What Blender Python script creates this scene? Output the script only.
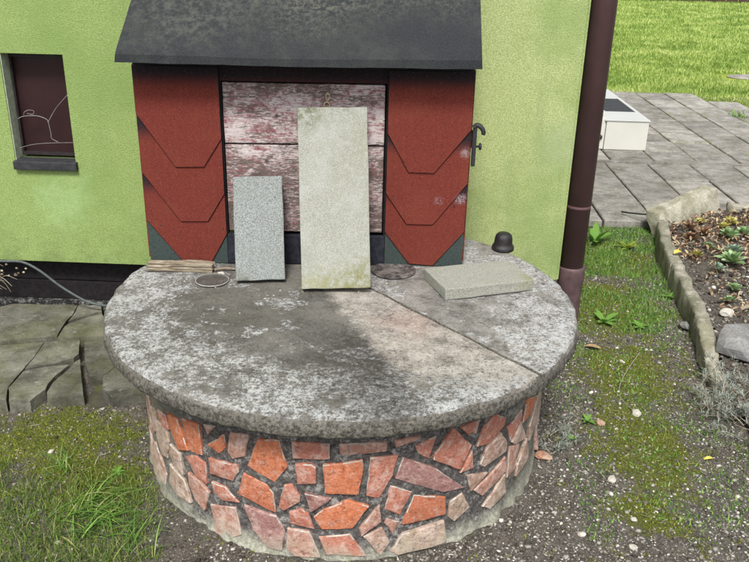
import bpy, bmesh, math, random
import numpy as np
from mathutils import Vector, Matrix, noise

for _o in list(bpy.data.objects):
    bpy.data.objects.remove(_o, do_unlink=True)
random.seed(7)
rng = np.random.default_rng(7)
R = math.radians
scene = bpy.context.scene
COL = scene.collection

# ------------------------------------------------------------------ camera
cam_d = bpy.data.cameras.new('camera')
cam_d.sensor_fit = 'HORIZONTAL'; cam_d.sensor_width = 36.0
cam_d.lens = 801.2 / 749 * 36.0
cam_d.clip_start = 0.05; cam_d.clip_end = 900
cam = bpy.data.objects.new('camera', cam_d); COL.objects.link(cam)
_p, _y, _r = R(22.755), R(2.097), R(1.313)
_f = Vector((-math.sin(_y)*math.cos(_p), math.cos(_y)*math.cos(_p), -math.sin(_p)))
_x = Vector((math.cos(_y), math.sin(_y), 0)); _u = _x.cross(_f)
_x2 = _x*math.cos(_r) + _u*math.sin(_r); _u2 = -_x*math.sin(_r) + _u*math.cos(_r)
_m = Matrix((_x2, _u2, -_f)).transposed().to_4x4(); _m.translation = Vector((0, 0, 1.6))
cam.matrix_world = _m
scene.camera = cam

# ------------------------------------------------------------------ daylight
SUN_EL, SUN_AZ = 54, 184       # azimuth clockwise from +Y: behind the viewer, a little to the left
world = bpy.data.worlds.new('World'); scene.world = world; world.use_nodes = True
wn = world.node_tree; wn.nodes.clear()
sky = wn.nodes.new('ShaderNodeTexSky'); sky.sky_type = 'NISHITA'; sky.sun_disc = False
sky.sun_elevation = R(SUN_EL); sky.sun_rotation = R(SUN_AZ)
sky.air_density = 1.0; sky.dust_density = 3.0; sky.ozone_density = 1.0
hs = wn.nodes.new('ShaderNodeHueSaturation'); hs.inputs['Saturation'].default_value = 0.32
bgn = wn.nodes.new('ShaderNodeBackground'); bgn.inputs['Strength'].default_value = 0.115
wo = wn.nodes.new('ShaderNodeOutputWorld')
wn.links.new(sky.outputs[0], hs.inputs['Color']); wn.links.new(hs.outputs[0], bgn.inputs[0]); wn.links.new(bgn.outputs[0], wo.inputs[0])
sd = bpy.data.lights.new('sun', 'SUN'); sd.energy = 2.2; sd.angle = R(12); sd.color = (1.0, 0.955, 0.89)
sun = bpy.data.objects.new('sun', sd); COL.objects.link(sun)
_d = Vector((math.sin(R(SUN_AZ))*math.cos(R(SUN_EL)), math.cos(R(SUN_AZ))*math.cos(R(SUN_EL)), math.sin(R(SUN_EL))))
sun.rotation_euler = (-_d).to_track_quat('-Z', 'Y').to_euler(); sun.location = (-3, -4, 6)
scene.view_settings.view_transform = 'Standard'; scene.view_settings.look = 'None'
scene.view_settings.exposure = 0.66; scene.view_settings.gamma = 1.0

# ------------------------------------------------------------------ material kit
class NT:
    def __init__(s, name):
        s.m = bpy.data.materials.new(name); s.m.use_nodes = True
        s.t = s.m.node_tree; s.t.nodes.clear()
        s.out = s.n('ShaderNodeOutputMaterial'); s.b = s.n('ShaderNodeBsdfPrincipled')
        s.t.links.new(s.b.outputs[0], s.out.inputs[0])
        s.pos = s.n('ShaderNodeNewGeometry').outputs['Position']
        s.bumpn = None
    def n(s, k, **kw):
        x = s.t.nodes.new(k)
        for a, v in kw.items(): setattr(x, a, v)
        return x
    def put(s, sock, v):
        if isinstance(v, bpy.types.NodeSocket): s.t.links.new(v, sock)
        elif isinstance(v, (tuple, list)) and len(v) == 3 and sock.type == 'RGBA': sock.default_value = (*v, 1)
        else: sock.default_value = v
    def obj(s): return s.n('ShaderNodeTexCoord').outputs['Object']
    def map(s, co, sc=(1, 1, 1), loc=(0, 0, 0), rot=(0, 0, 0)):
        x = s.n('ShaderNodeMapping'); s.put(x.inputs[0], co)
        x.inputs['Scale'].default_value = sc; x.inputs['Location'].default_value = loc; x.inputs['Rotation'].default_value = rot
        return x.outputs[0]
    def noise(s, sc, det=4, ro=.6, co=None, dist=0, col=False):
        x = s.n('ShaderNodeTexNoise'); s.put(x.inputs['Vector'], co if co is not None else s.pos)
        x.inputs['Scale'].default_value = sc; x.inputs['Detail'].default_value = det
        x.inputs['Roughness'].default_value = ro; x.inputs['Distortion'].default_value = dist
        return x.outputs['Color' if col else 'Fac']
    def vor(s, sc, co=None, feat='F1', out='Distance', rnd=1):
        x = s.n('ShaderNodeTexVoronoi', feature=feat); s.put(x.inputs['Vector'], co if co is not None else s.pos)
        x.inputs['Scale'].default_value = sc; x.inputs['Randomness'].default_value = rnd
        return x.outputs[out]
    def mr(s, v, a, b, c=0., d=1.):
        x = s.n('ShaderNodeMapRange', interpolation_type='SMOOTHSTEP'); s.put(x.inputs[0], v)
        for i, q in enumerate((a, b, c, d)): x.inputs[i+1].default_value = q
        return x.outputs[0]
    def ma(s, op, a, b=0., c=0.):
        x = s.n('ShaderNodeMath', operation=op)
        for i, q in enumerate((a, b, c)): s.put(x.inputs[i], q)
        return x.outputs[0]
    def mix(s, f, a, b, mode='MIX'):
        x = s.n('ShaderNodeMix', data_type='RGBA', blend_type=mode)
        s.put(x.inputs[0], f); s.put(x.inputs[6], a); s.put(x.inputs[7], b)
        return x.outputs[2]
    def ramp(s, f, stops):
        x = s.n('ShaderNodeValToRGB'); s.put(x.inputs[0], f); e = x.color_ramp.elements
        while len(e) < len(stops): e.new(.5)
        for i, (p, c) in enumerate(stops):
            e[i].position = p; e[i].color = (*c, 1)
        return x.outputs[0]
    def xyz(s, co=None):
        x = s.n('ShaderNodeSeparateXYZ'); s.put(x.inputs[0], co if co is not None else s.pos); return x.outputs
    def blob(s, x, y, z, r0, r1, wob=.12, sc=5):
        """1 inside a ragged patch round a place, 0 outside"""
        w = s.n('ShaderNodeVectorMath', operation='SCALE'); s.put(w.inputs[0], s.noise(sc, 4, .65, col=True)); w.inputs[3].default_value = wob*2
        o = s.n('ShaderNodeVectorMath', operation='ADD'); s.put(o.inputs[0], s.pos); s.put(o.inputs[1], w.outputs[0])
        d = s.n('ShaderNodeVectorMath', operation='DISTANCE'); s.put(d.inputs[0], o.outputs[0]); d.inputs[1].default_value = (x+wob, y+wob, z+wob)
        return s.mr(d.outputs['Value'], r0, r1, 1, 0)
    def bump(s, h, st=.5, dist=.01):
        x = s.n('ShaderNodeBump'); x.inputs['Strength'].default_value = st; x.inputs['Distance'].default_value = dist
        s.put(x.inputs['Height'], h)
        if s.bumpn is not None: s.put(x.inputs['Normal'], s.bumpn)
        s.bumpn = x.outputs[0]
    def rnd(s): return s.n('ShaderNodeNewGeometry').outputs['Random Per Island']
    def ornd(s): return s.n('ShaderNodeObjectInfo').outputs['Random']
    def fin(s, col, rough=.9, spec=.3, **kw):
        s.put(s.b.inputs['Base Color'], col); s.put(s.b.inputs['Roughness'], rough)
        s.b.inputs['Specular IOR Level'].default_value = spec
        if s.bumpn is not None: s.t.links.new(s.bumpn, s.b.inputs['Normal'])
        for k, v in kw.items(): s.put(s.b.inputs[k.replace('_', ' ')], v)
        return s.m

M = {}
def plain(name, col, rough=.8, spec=.3, var=.25, sc=40, bs=.3, bd=.002, metal=0.):
    a = NT(name); k = a.noise(sc, 5, .65)
    c = a.mix(a.mr(k, .3, .7), tuple(v*(1-var) for v in col), tuple(min(1, v*(1+var)) for v in col))
    a.bump(a.noise(sc*4, 4, .7), bs, bd)
    M[name] = a.fin(c, rough, spec, Metallic=metal); return M[name]

# lime-green roughcast
a = NT('green_render')
g = a.noise(210, 4, .85); g2 = a.noise(2.2, 5, .6); g3 = a.noise(9, 6, .7)
X = a.xyz()
c = a.mix(a.mr(g, .34, .66), (.21, .30, .085), (.39, .52, .195))
c = a.mix(a.mr(X[0], -.2, .3, 0, .75), c, a.mix(a.mr(g, .38, .62), (.33, .405, .145), (.62, .69, .36)))
c = a.mix(a.mr(g2, .42, .66, 0, .6), c, (.22, .33, .10))
c = a.mix(a.mr(g3, .56, .76, 0, .35), c, (.46, .62, .26))
scr = a.noise(6, 3, .5, dist=6)
line = a.ma('SUBTRACT', 1, a.mr(a.ma('ABSOLUTE', a.ma('SUBTRACT', scr, .5)), 0, .006))
c = a.mix(a.ma('MULTIPLY', line, a.mr(a.noise(4, 2, .5), .52, .6, 0, .4)), c, (.60, .74, .38))
c = a.mix(a.ma('MULTIPLY', a.blob(.62, 3.22, .87, .03, .16, .05), .3), c, (.48, .55, .36))
c = a.mix(a.ma('MULTIPLY', a.blob(-1.46, 3.22, .57, .06, .17, .10), a.mr(a.noise(25, 5, .75), .3, .6, .1, .45)), c, (.44, .64, .30))
c = a.mix(a.ma('MULTIPLY', a.mr(X[2], .28, .50, 1, 0), a.mr(a.noise(11, 6, .75), .42, .65, 0, .5)), c, (.16, .21, .08))
c = a.mix(a.mr(a.noise(1.3, 5, .7, a.map(a.pos, (9, 9, 1.2))), .55, .72, 0, .28), c, (.22, .29, .12))
cr_ = a.ma('SUBTRACT', 1, a.mr(a.ma('ABSOLUTE', a.ma('SUBTRACT', a.noise(1.7, 6, .75, dist=1.5), .5)), 0, .0022))
c = a.mix(a.ma('MULTIPLY', cr_, .35), c, (.12, .16, .06))
a.bump(a.ma('ADD', g, a.ma('MULTIPLY', a.vor(230), .4)), .75, .004)
a.bump(g3, .2, .008)
M['green'] = a.fin(c, .92, .2)

# old concrete of the well cover
def slabmat(name, k):
    a = NT(name); X = a.xyz()
    big = a.noise(3.2, 6, .65); mid = a.noise(17, 6, .75); fine = a.noise(95, 5, .8); vf = a.noise(330, 3, .7)
    c = a.mix(a.mr(big, .35, .68), (.12, .114, .10), (.30, .287, .258))
    c = a.mix(a.mr(mid, .35, .7, 0, .65), c, (.27, .26, .235))
    if k == 'left':
        # grimy grey-brown half, cleaner tan wedge beside the joint, black growth between
        c = a.mix(a.ma('MULTIPLY', a.blob(-.52, 2.36, .52, .14, .42, .12), .55), c, (.12, .113, .092))
        wob = a.ma('MULTIPLY', a.ma('SUBTRACT', a.noise(6, 6, .8), .5), .26)
        sd_ = a.ma('ADD', a.ma('ADD', a.ma('MULTIPLY', X[0], .915), a.ma('MULTIPLY', X[1], .403)), a.ma('ADD', wob, -.755))   # distance right of the stain's edge
        wedge = a.ma('MULTIPLY', a.mr(sd_, -.02, .05), a.mr(X[1], 1.80, 1.98))
        c = a.mix(a.ma('MULTIPLY', wedge, .9), c, a.mix(a.mr(mid, .3, .7), (.38, .345, .295), (.62, .58, .52)))
        c = a.mix(a.ma('MULTIPLY', a.blob(.03, 2.27, .52, .02, .16, .06), .3), c, (.50, .27, .23))
        dk = a.ma('MULTIPLY', a.ma('MULTIPLY', a.mr(sd_, -.30, -.04), a.mr(sd_, -.01, .05, 1, 0)), a.mr(X[1], 2.30, 2.12))
        dk = a.ma('MULTIPLY', dk, a.mr(a.noise(50, 6, .85), .36, .56, .35, 1))
        c = a.mix(a.ma('MULTIPLY', dk, .9), c, (.045, .042, .038))
        killw = a.ma('MAXIMUM', a.ma('MULTIPLY', wedge, .75), a.ma('MULTIPLY', dk, .75))
    else:
        c = a.mix(a.mr(mid, .3, .62, 0, .7), c, (.42, .40, .37)); killw = 0.
    d = a.n('ShaderNodeVectorMath', operation='DISTANCE'); a.put(d.inputs[0], a.pos); d.inputs[1].default_value = (-.193, 2.445, .52)
    dist = d.outputs['Value']
    ring = a.ma('MULTIPLY', a.mr(dist, .30, .66), a.mr(a.noise(4.5, 5, .65), .30, .50))
    zone = a.ma('MAXIMUM', ring, a.mr(a.noise(7, 5, .7), .50, .62, 0, .8))
    gr = a.ma('ADD', a.ma('MULTIPLY', a.noise(88, 6, .9), .68), a.ma('MULTIPLY', a.noise(19, 5, .7, a.map(a.pos, loc=(5, 2, 1))), .32))
    gr = a.ma('ADD', gr, a.ma('MULTIPLY', a.ma('SUBTRACT', zone, .5), .12))
    nz = a.xyz(a.n('ShaderNodeNewGeometry').outputs['True Normal'])[2]
    up = a.mr(nz, .55, .97)
    lich = a.ma('MULTIPLY', a.ma('MULTIPLY', a.mr(gr, .505, .60), a.mr(zone, .15, .7)), up)
    c = a.mix(a.ma('MULTIPLY', a.mr(a.noise(11, 5, .75, a.map(a.pos, loc=(1, 7, 3))), .44, .66), a.mr(a.noise(75, 5, .85), .44, .58, .15, .75)), c, (.055, .052, .046))
    lich = a.ma('MULTIPLY', lich, a.ma('SUBTRACT', 1, killw))
    c = a.mix(a.ma('MULTIPLY', lich, .9), c, a.mix(a.mr(vf, .35, .65), (.42, .435, .44), (.88, .90, .91)))
    dk2 = a.ma('MULTIPLY', a.mr(a.noise(105, 5, .9, a.map(a.pos, loc=(2, 2, 2))), .52, .60), a.mr(zone, 0, 1, .4, .92))
    c = a.mix(dk2, c, (.035, .033, .03))
    c = a.mix(a.mr(a.vor(75), .0, .17, .8, 0), c, (.04, .038, .034))
    c = a.mix(a.ma('MULTIPLY', a.mr(a.vor(48, a.map(a.pos, loc=(3, 3, 3))), .0, .13, .8, 0), up), c, (.60, .58, .52))
    # rim: raw grey-brown concrete with aggregate
    rim = a.mix(a.mr(fine, .38, .62), (.055, .052, .044), (.25, .235, .20))
    rim = a.mix(a.mr(a.vor(130), .0, .22, .6, 0), rim, (.45, .43, .39))
    c = a.mix(a.mr(a.ma('ADD', nz, a.ma('MULTIPLY', a.ma('SUBTRACT', mid, .5), 1.2)), .25, .85, 1, 0), c, rim)
    c = a.mix(a.ma('MULTIPLY', a.mr(vf, .4, .62, 0, .6), .6), c, (.07, .066, .06))
    ck = a.ma('SUBTRACT', 1, a.mr(a.ma('ABSOLUTE', a.ma('SUBTRACT', a.noise(2.1, 7, .8, a.map(a.pos, loc=(4, 1, 0)), dist=.8), .5)), 0, .0028))
    ck = a.ma('MULTIPLY', ck, up); c = a.mix(a.ma('MULTIPLY', ck, .6), c, (.04, .037, .033))
    a.bump(a.ma('SUBTRACT', 1, ck), .5, .003)
    a.bump(mid, .5, .006); a.bump(fine, .9, .005); a.bump(vf, .5, .0015)
    M[name] = a.fin(c, .93, .2)
slabmat('slab_left', 'left'); slabmat('slab_right', 'right')

def paver(name, lo, hi, spk, gran=420, moss=None):
    a = NT(name); f = a.noise(gran, 3, .8); m = a.noise(12, 5, .65)
    c = a.mix(a.mr(f, .34, .66), lo, hi)
    c = a.mix(a.mr(m, .4, .7, 0, .4), c, spk)
    c = a.mix(a.mr(a.vor(gran*.6), 0, .2, .45, 0), c, tuple(v*.45 for v in lo))
    if moss:
        for (x, y, z, r0, r1, st, mc) in moss:
            c = a.mix(a.ma('MULTIPLY', a.blob(x, y, z, r0, r1, .04, 14), a.mr(a.noise(45, 5, .75), .38, .62, 0, st)), c, mc)
    a.bump(f, .7, .0022); a.bump(m, .25, .003)
    M[name] = a.fin(c, .9, .22)
paver('paver_grey', (.12, .135, .13), (.38, .405, .395), (.22, .25, .23), 260, [(-.55, 2.5, .52, .02, .07, .8, (.12, .13, .09)), (-.40, 2.5, .52, .01, .05, .8, (.12, .13, .09))])
paver('paver_beige', (.22, .228, .19), (.42, .43, .38), (.45, .475, .46), 300,
      [(-.25, 2.44, .50, .03, .17, .8, (.25, .25, .10)), (-.12, 2.46, .55, .02, .16, .9, (.20, .20, .085)), (-.14, 2.6, .95, .02, .20, .6, (.26, .26, .19)),
       (-.34, 2.66, 1.09, .02, .10, 1., (.13, .14, .075)), (-.22, 2.66, 1.11, .0, .07, .9, (.15, .155, .08)), (-.33, 2.43, .5, .02, .1, .5, (.33, .32, .16))])
paver('paver_flat', (.19, .195, .165), (.41, .415, .365), (.31, .315, .27), 240,
      [(.45, 2.56, .53, .02, .09, .8, (.22, .22, .09)), (.1, 2.55, .5, .02, .09, .5, (.2, .2, .1))])

# roofing felt
a = NT('roof_felt'); f = a.noise(480, 3, .8); m = a.noise(5.5, 6, .7); X = a.xyz()
c = a.mix(a.mr(f, .35, .68), (.012, .014, .018), (.050, .055, .060))
c = a.mix(a.ma('MULTIPLY', a.mr(m, .44, .76), .30), c, a.mix(a.mr(f, .3, .65), (.035, .04, .034), (.13, .135, .115)))
c = a.mix(a.ma('MULTIPLY', a.blob(-.35, 2.92, 1.6, .1, .5, .16), a.mr(a.noise(60, 5, .8), .42, .62, 0, .7)), c, (.17, .17, .14))
c = a.mix(a.ma('MULTIPLY', a.blob(.12, 2.95, 1.6, .06, .4, .16), a.mr(a.noise(60, 5, .8), .42, .62, 0, .55)), c, (.17, .17, .145))
c = a.mix(a.ma('MULTIPLY', a.blob(-.75, 2.75, 1.45, .1, .35, .16), a.mr(a.noise(40, 5, .8), .4, .65, 0, .6)), c, (.12, .125, .11))
a.bump(f, .9, .002); a.bump(a.noise(9, 4, .6), .3, .01)
M['felt'] = a.fin(c, .88, .25)

# red mineral shingles with a printed black band (object z=0 is the exposed top edge)
a = NT('red_shingle'); ob = a.obj(); Z = a.xyz(ob)[2]; f = a.noise(520, 3, .8); m = a.noise(8, 5, .65)
c = a.mix(a.mr(f, .32, .68), (.065, .013, .011), (.27, .055, .038))
c = a.mix(a.mr(m, .45, .7, 0, .3), c, (.22, .06, .032))
zz = a.ma('ADD', Z, a.ma('MULTIPLY', a.ma('SUBTRACT', f, .5), .05))
c = a.mix(a.mr(zz, -.098, -.030, 0, .95), c, (.014, .015, .02))
c = a.mix(a.mr(a.noise(700, 1, .5), .70, .74, 0, .6), c, (.45, .34, .3))
for q in ((.205, 2.74, .945), (.12, 2.74, .775), (.195, 2.74, .78)):
    c = a.mix(a.ma('MULTIPLY', a.blob(*q, .012, .03, .012, 40), a.mr(a.noise(130, 4, .8), .42, .55, 0, .75)), c, (.36, .30, .32))
a.bump(f, .9, .0018)
M['shingle'] = a.fin(c, .9, .2)
plain('felt_base', (.045, .062, .058), .85, .25, .35, 240, .6, .001)
plain('black_wood', (.012, .010, .012), .8, .3, .5, 60)
plain('dark_board', (.020, .022, .032), .75, .3, .5, 50)
plain('soffit', (.02, .02, .02), .9, .2, .4, 60)

# peeling paint on the door
def paintmat(name, dark, co_off):
    a = NT(name); co = a.map(a.pos, (1, 1, 1), (co_off, 0, co_off))
    st = a.map(co, (9, 9, 60)); st2 = a.map(co, (30, 30, 150))
    s1 = a.noise(1.6, 6, .75, st); s2 = a.noise(1.6, 5, .8, st2); s3 = a.noise(22, 6, .78, co); s4 = a.noise(3, 3, .5, a.map(co, (1, 1, 3)))
    wood = a.mix(a.mr(s2, .35, .65), (.045, .032, .030), (.20, .15, .13))
    paint = a.mix(a.mr(s3, .35, .65), (.21, .08, .092), (.42, .25, .255))
    white = a.mix(a.mr(s1, .3, .7), (.44, .37, .375), (.66, .60, .585))
    c = a.mix(a.mr(a.ma('ADD', a.ma('MULTIPLY', s3, .5), a.ma('MULTIPLY', s1, .5)), .42, .53), paint, white)
    k = a.ma('ADD', a.ma('MULTIPLY', s2, .5), a.ma('MULTIPLY', s1, .5)); k = a.ma('ADD', k, a.ma('MULTIPLY', a.ma('SUBTRACT', s4, .5), .35))
    c = a.mix(a.mr(k, .52-dark, .56-dark), c, wood)
    kn = a.mr(a.vor(9, a.map(co, (1, 1, 1))), .02, .10, 1, 0)
    c = a.mix(a.ma('MULTIPLY', kn, .8), c, (.05, .03, .028))
    a.bump(s2, .7, .002); a.bump(a.mr(k, .52-dark, .56-dark, 1, 0), .8, .0012)
    M[name] = a.fin(c, .85, .2)
paintmat('paint_top', .0, 0.); paintmat('paint_low', .045, 3.7)

# rotten wood
a = NT('rotten_wood'); st = a.map(a.pos, (12, 80, 80)); s = a.noise(1.5, 6, .8, st)
c = a.ramp(s, [(.3, (.05, .035, .025)), (.5, (.30, .25, .18)), (.68, (.56, .51, .41))])
a.bump(s, 1, .006); M['rotten'] = a.fin(c, .9, .2)

# terracotta pieces and mortar
def terra(name, lo, hi, film):
    a = NT(name); ob = a.obj(); r = a.ornd(); f = a.noise(60, 6, .75); m = a.noise(11, 5, .65); X = a.xyz()
    st = a.noise(1.2, 4, .7, a.map(a.pos, (60, 60, 300), rot=(.3, .5, .2)))
    c = a.mix(a.mr(f, .3, .7), lo, hi)
    c = a.mix(a.ma('MULTIPLY', r, .35), c, (.30, .11, .08))
    c = a.mix(a.mr(a.noise(28, 5, .8, a.map(a.pos, loc=(3, 1, 2))), .55-film*.12, .68-film*.12, 0, .25+.5*film), c, (.60, .47, .41))
    c = a.mix(a.ma('MULTIPLY', a.mr(X[2], .01, .09, 1, 0), a.mr(m, .38, .58, 0, .7)), c, (.40, .385, .30))
    c = a.mix(a.mr(st, .56, .64, 0, .4), c, (.62, .5, .45))
    c = a.mix(a.mr(a.noise(150, 4, .8), .53, .64, 0, .5), c, tuple(v*.45 for v in lo))
    c = a.mix(a.mr(a.vor(70), 0, .1, .5, 0), c, (.08, .05, .04))
    pit = a.mr(a.noise(38, 5, .8, a.map(a.pos, loc=(9, 4, 2))), .56, .66)
    c = a.mix(a.ma('MULTIPLY', pit, .55), c, tuple(v*.4 for v in lo))
    c = a.mix(a.ma('MULTIPLY', a.mr(m, .52, .72), .35), c, tuple(v*.55 for v in hi))
    a.bump(f, .8, .004); a.bump(m, .6, .009); a.bump(st, .35, .0015); a.bump(a.ma('SUBTRACT', 1, pit), .5, .003)
    M[name] = a.fin(c, .72, .3)
terra('terra_orange', (.46, .125, .05), (.66, .25, .13), .3)
terra('terra_red', (.40, .13, .085), (.55, .255, .18), .6)
terra('terra_mid', (.36, .175, .125), (.50, .30, .235), .8)
terra('terra_plum', (.25, .125, .115), (.40, .235, .215), .5)
terra('terra_pale', (.30, .215, .16), (.43, .33, .25), .9)
a = NT('mortar'); X = a.xyz(); f = a.noise(85, 6, .8); m = a.noise(9, 5, .7)
c = a.mix(a.mr(f, .32, .7), (.034, .032, .032), (.16, .148, .14))
c = a.mix(a.ma('MULTIPLY', a.mr(a.noise(40, 6, .85), .49, .60), a.mr(m, .38, .58, .08, .85)), c, (.42, .41, .39))
zz = a.ma('ADD', X[2], a.ma('MULTIPLY', a.ma('SUBTRACT', m, .5), .16))
c = a.mix(a.mr(zz, .0, .055, 1, 0), c, a.mix(a.mr(f, .35, .65), (.25, .25, .19), (.52, .52, .44)))
side = a.mr(a.ma('ABSOLUTE', a.ma('SUBTRACT', X[0], -.15)), .40, .62)
c = a.mix(a.ma('MULTIPLY', side, a.mr(m, .36, .6, .2, .8)), c, a.mix(f, (.20, .20, .15), (.33, .32, .25)))
a.bump(f, .9, .005); a.bump(m, .4, .01)
M['mortar'] = a.fin(c, .93, .2)

# paving
def flag(name, lo, hi, green, dark=(.05, .048, .042)):
    a = NT(name); r = a.ornd(); f = a.noise(110, 5, .8); m = a.noise(8, 6, .72)
    c = a.mix(a.mr(m, .3, .7), lo, hi)
    c = a.mix(a.mr(f, .5, .64, 0, .55), c, dark)
    c = a.mix(a.mr(a.noise(26, 6, .8), .56, .68, 0, .6), c, tuple(min(1, v*1.7) for v in hi))
    c = a.mix(a.ma('MULTIPLY', a.mr(a.noise(4.3, 5, .7), .42, .62), green), c, (.10, .105, .035))
    h = a.n('ShaderNodeHueSaturation'); a.put(h.inputs['Color'], c); a.put(h.inputs['Value'], a.ma('ADD', .76, a.ma('MULTIPLY', r, .46)))
    a.bump(f, .8, .004); a.bump(m, .4, .008)
    M[name] = a.fin(h.outputs[0], .9, .25)
flag('patio_stone', (.20, .187, .17), (.42, .40, .375), .2)
flag('mossy_stone', (.065, .063, .052), (.22, .215, .18), .38)
flag('kerb_stone', (.26, .245, .19), (.50, .48, .40), .45)
flag('rock', (.22, .22, .22), (.42, .42, .41), .1)
flag('joint_sand', (.04, .037, .03), (.09, .08, .065), .7)

# ground: soil, moss (painted as a growth mask on the mesh), lawn beyond the patio
a = NT('ground'); X = a.xyz(); f = a.noise(120, 6, .8); m = a.noise(14, 6, .75); b = a.noise(2.2, 4, .6)
c = a.mix(a.mr(f, .3, .7), (.035, .030, .025), (.175, .16, .138))
c = a.mix(a.mr(m, .4, .66, 0, .7), c, (.20, .18, .155))
v = a.vor(150, out='Color'); vx = a.xyz(v)[0]
c = a.mix(a.ma('MULTIPLY', a.mr(vx, .62, .72), a.mr(a.vor(150), .25, .4, .7, 0)), c, (.33, .31, .28))
at = a.n('ShaderNodeAttribute', attribute_name='moss').outputs['Fac']
mk = a.mr(a.ma('ADD', at, a.ma('MULTIPLY', a.ma('SUBTRACT', a.noise(26, 6, .8), .5), 2.8)), .52, .64)
c = a.mix(a.ma('MULTIPLY', mk, .85), c, a.mix(a.mr(f, .3, .68), (.045, .055, .012), (.19, .215, .03)))
ln = a.mr(a.ma('ADD', a.ma('ADD', X[1], a.ma('MULTIPLY', X[0], .917)), a.ma('MULTIPLY', b, .5)), 12.05, 12.35)
lw = a.mix(a.mr(a.noise(1.1, 6, .7), .35, .65), (.20, .29, .04), (.42, .50, .085))
lw = a.mix(a.mr(a.noise(30, 4, .7), .35, .7, 0, .6), lw, (.13, .20, .03))
c = a.mix(ln, c, lw)
a.bump(f, 1, .008); a.bump(m, .6, .012)
M['ground'] = a.fin(c, .95, .15)

def leafy(name, stops, rough=.6, trans=.25):
    a = NT(name); c = a.ramp(a.rnd(), stops)
    M[name] = a.fin(c, rough, .3)
    if trans:
        t = a.n('ShaderNodeBsdfTranslucent'); a.put(t.inputs[0], c); mx = a.n('ShaderNodeMixShader'); mx.inputs[0].default_value = trans
        a.t.links.new(a.b.outputs[0], mx.inputs[1]); a.t.links.new(t.outputs[0], mx.inputs[2]); a.t.links.new(mx.outputs[0], a.out.inputs[0])
leafy('grass', [(0, (.04, .085, .014)), (.45, (.115, .195, .03)), (.8, (.26, .37, .07)), (1, (.48, .43, .20))])
leafy('tuft', [(0, (.06, .15, .03)), (.5, (.15, .31, .05)), (.85, (.30, .46, .12)), (1, (.52, .48, .22))])
leafy('moss', [(0, (.06, .08, .012)), (.5, (.20, .24, .022)), (1, (.40, .43, .06))], .8)
a = NT('lawn'); k = a.ma('ADD', a.ma('MULTIPLY', a.rnd(), .45), a.ma('MULTIPLY', a.mr(a.noise(1.3, 6, .75), .3, .7), .55))
c = a.ramp(k, [(0, (.08, .15, .03)), (.35, (.20, .31, .06)), (.6, (.36, .47, .12)), (.85, (.52, .58, .22)), (1, (.62, .57, .34))])
M['lawn'] = a.fin(c, .6, .3)
leafy('weed', [(0, (.06, .16, .03)), (.6, (.17, .34, .06)), (1, (.34, .50, .14))])
leafy('weed_yellow', [(0, (.16, .24, .03)), (1, (.36, .42, .07))])
leafy('gravel_mix', [(0, (.08, .073, .062)), (.45, (.21, .195, .17)), (.85, (.38, .36, .32)), (1, (.66, .63, .58))], .85, 0)
leafy('crumb', [(0, (.03, .025, .019)), (.5, (.11, .094, .075)), (1, (.26, .23, .19))], .95, 0)
leafy('litter', [(0, (.05, .025, .015)), (.3, (.14, .07, .045)), (.55, (.34, .21, .13)), (.8, (.52, .41, .27)), (1, (.66, .56, .34))], .8)
leafy('twigs', [(0, (.12, .09, .06)), (.6, (.30, .26, .19)), (1, (.50, .46, .36))], .85, 0)
leafy('rosette_green', [(0, (.14, .25, .09)), (.6, (.32, .46, .22)), (1, (.55, .66, .42))], .5)
leafy('rosette_blue', [(0, (.18, .28, .20)), (.6, (.38, .50, .38)), (1, (.62, .70, .58))], .5)
leafy('rosette_gold', [(0, (.30, .26, .05)), (.6, (.52, .47, .13)), (1, (.66, .62, .30))], .5)
leafy('rosette_red', [(0, (.12, .05, .03)), (.6, (.26, .14, .09)), (1, (.42, .34, .18))], .5)
leafy('silver_leaf', [(0, (.14, .17, .14)), (.5, (.29, .33, .28)), (1, (.50, .54, .50))], .8)
plain('pipe_brown', (.145, .082, .087), .42, .45, .10, 8, .05, .0005)
plain('pipe_socket', (.105, .066, .070), .55, .4, .25, 25, .2, .001)
plain('pane', (.032, .014, .016), .22, .5, .12, 6, .03, .0005)
plain('frame_dark', (.03, .022, .024), .5, .4, .3)
plain('sill_dark', (.035, .036, .042), .6, .4, .4)
plain('reveal', (.55, .64, .50), .85, .2, .2)
plain('thread', (.34, .335, .31), .7, .3, .2)
plain('cable', (.085, .10, .10), .6, .4, .3)
plain('black_iron', (.022, .022, .026), .5, .5, .4, 120, .6, .002)
plain('cap_black', (.018, .016, .018), .45, .5, .5, 60, .6, .003)
plain('brass', (.46, .37, .24), .6, .4, .3, 200)
plain('plastic_white', (.62, .62, .58), .5, .4, .04, 3, .02, .0005)
plain('plastic_grey', (.56, .57, .57), .5, .4, .04, 3, .02, .0005)
plain('grille', (.05, .055, .06), .5, .4, .2)
plain('stone_white', (.50, .475, .42), .85, .25, .15, 60, .6, .003)
plain('stone_pink', (.42, .28, .21), .85, .25, .15, 60, .6, .003)
plain('leaf_dry', (.34, .24, .13), .8, .25, .3, 80)
plain('leaf_gold', (.62, .52, .10), .7, .25, .2, 80)
plain('disc_brown', (.12, .105, .10), .75, .3, .8, 45, .8, .004)
plain('lime', (.44, .41, .36), .95, .1, .3, 90)
a = NT('lid_glass'); M['lid_glass'] = a.fin((.12, .12, .11), .08, .9, Alpha=.5)
a = NT('plinth_strip'); f = a.noise(40, 6, .8); c = a.mix(a.mr(f, .49, .6), (.018, .018, .02), (.19, .19, .18)); a.bump(f, .6, .004); M['strip'] = a.fin(c, .85, .3)
a = NT('fence_wood'); c = a.mix(a.noise(3, 4, .6), (.05, .03, .025), (.11, .07, .055)); M['fence'] = a.fin(c, .85, .2)

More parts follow.
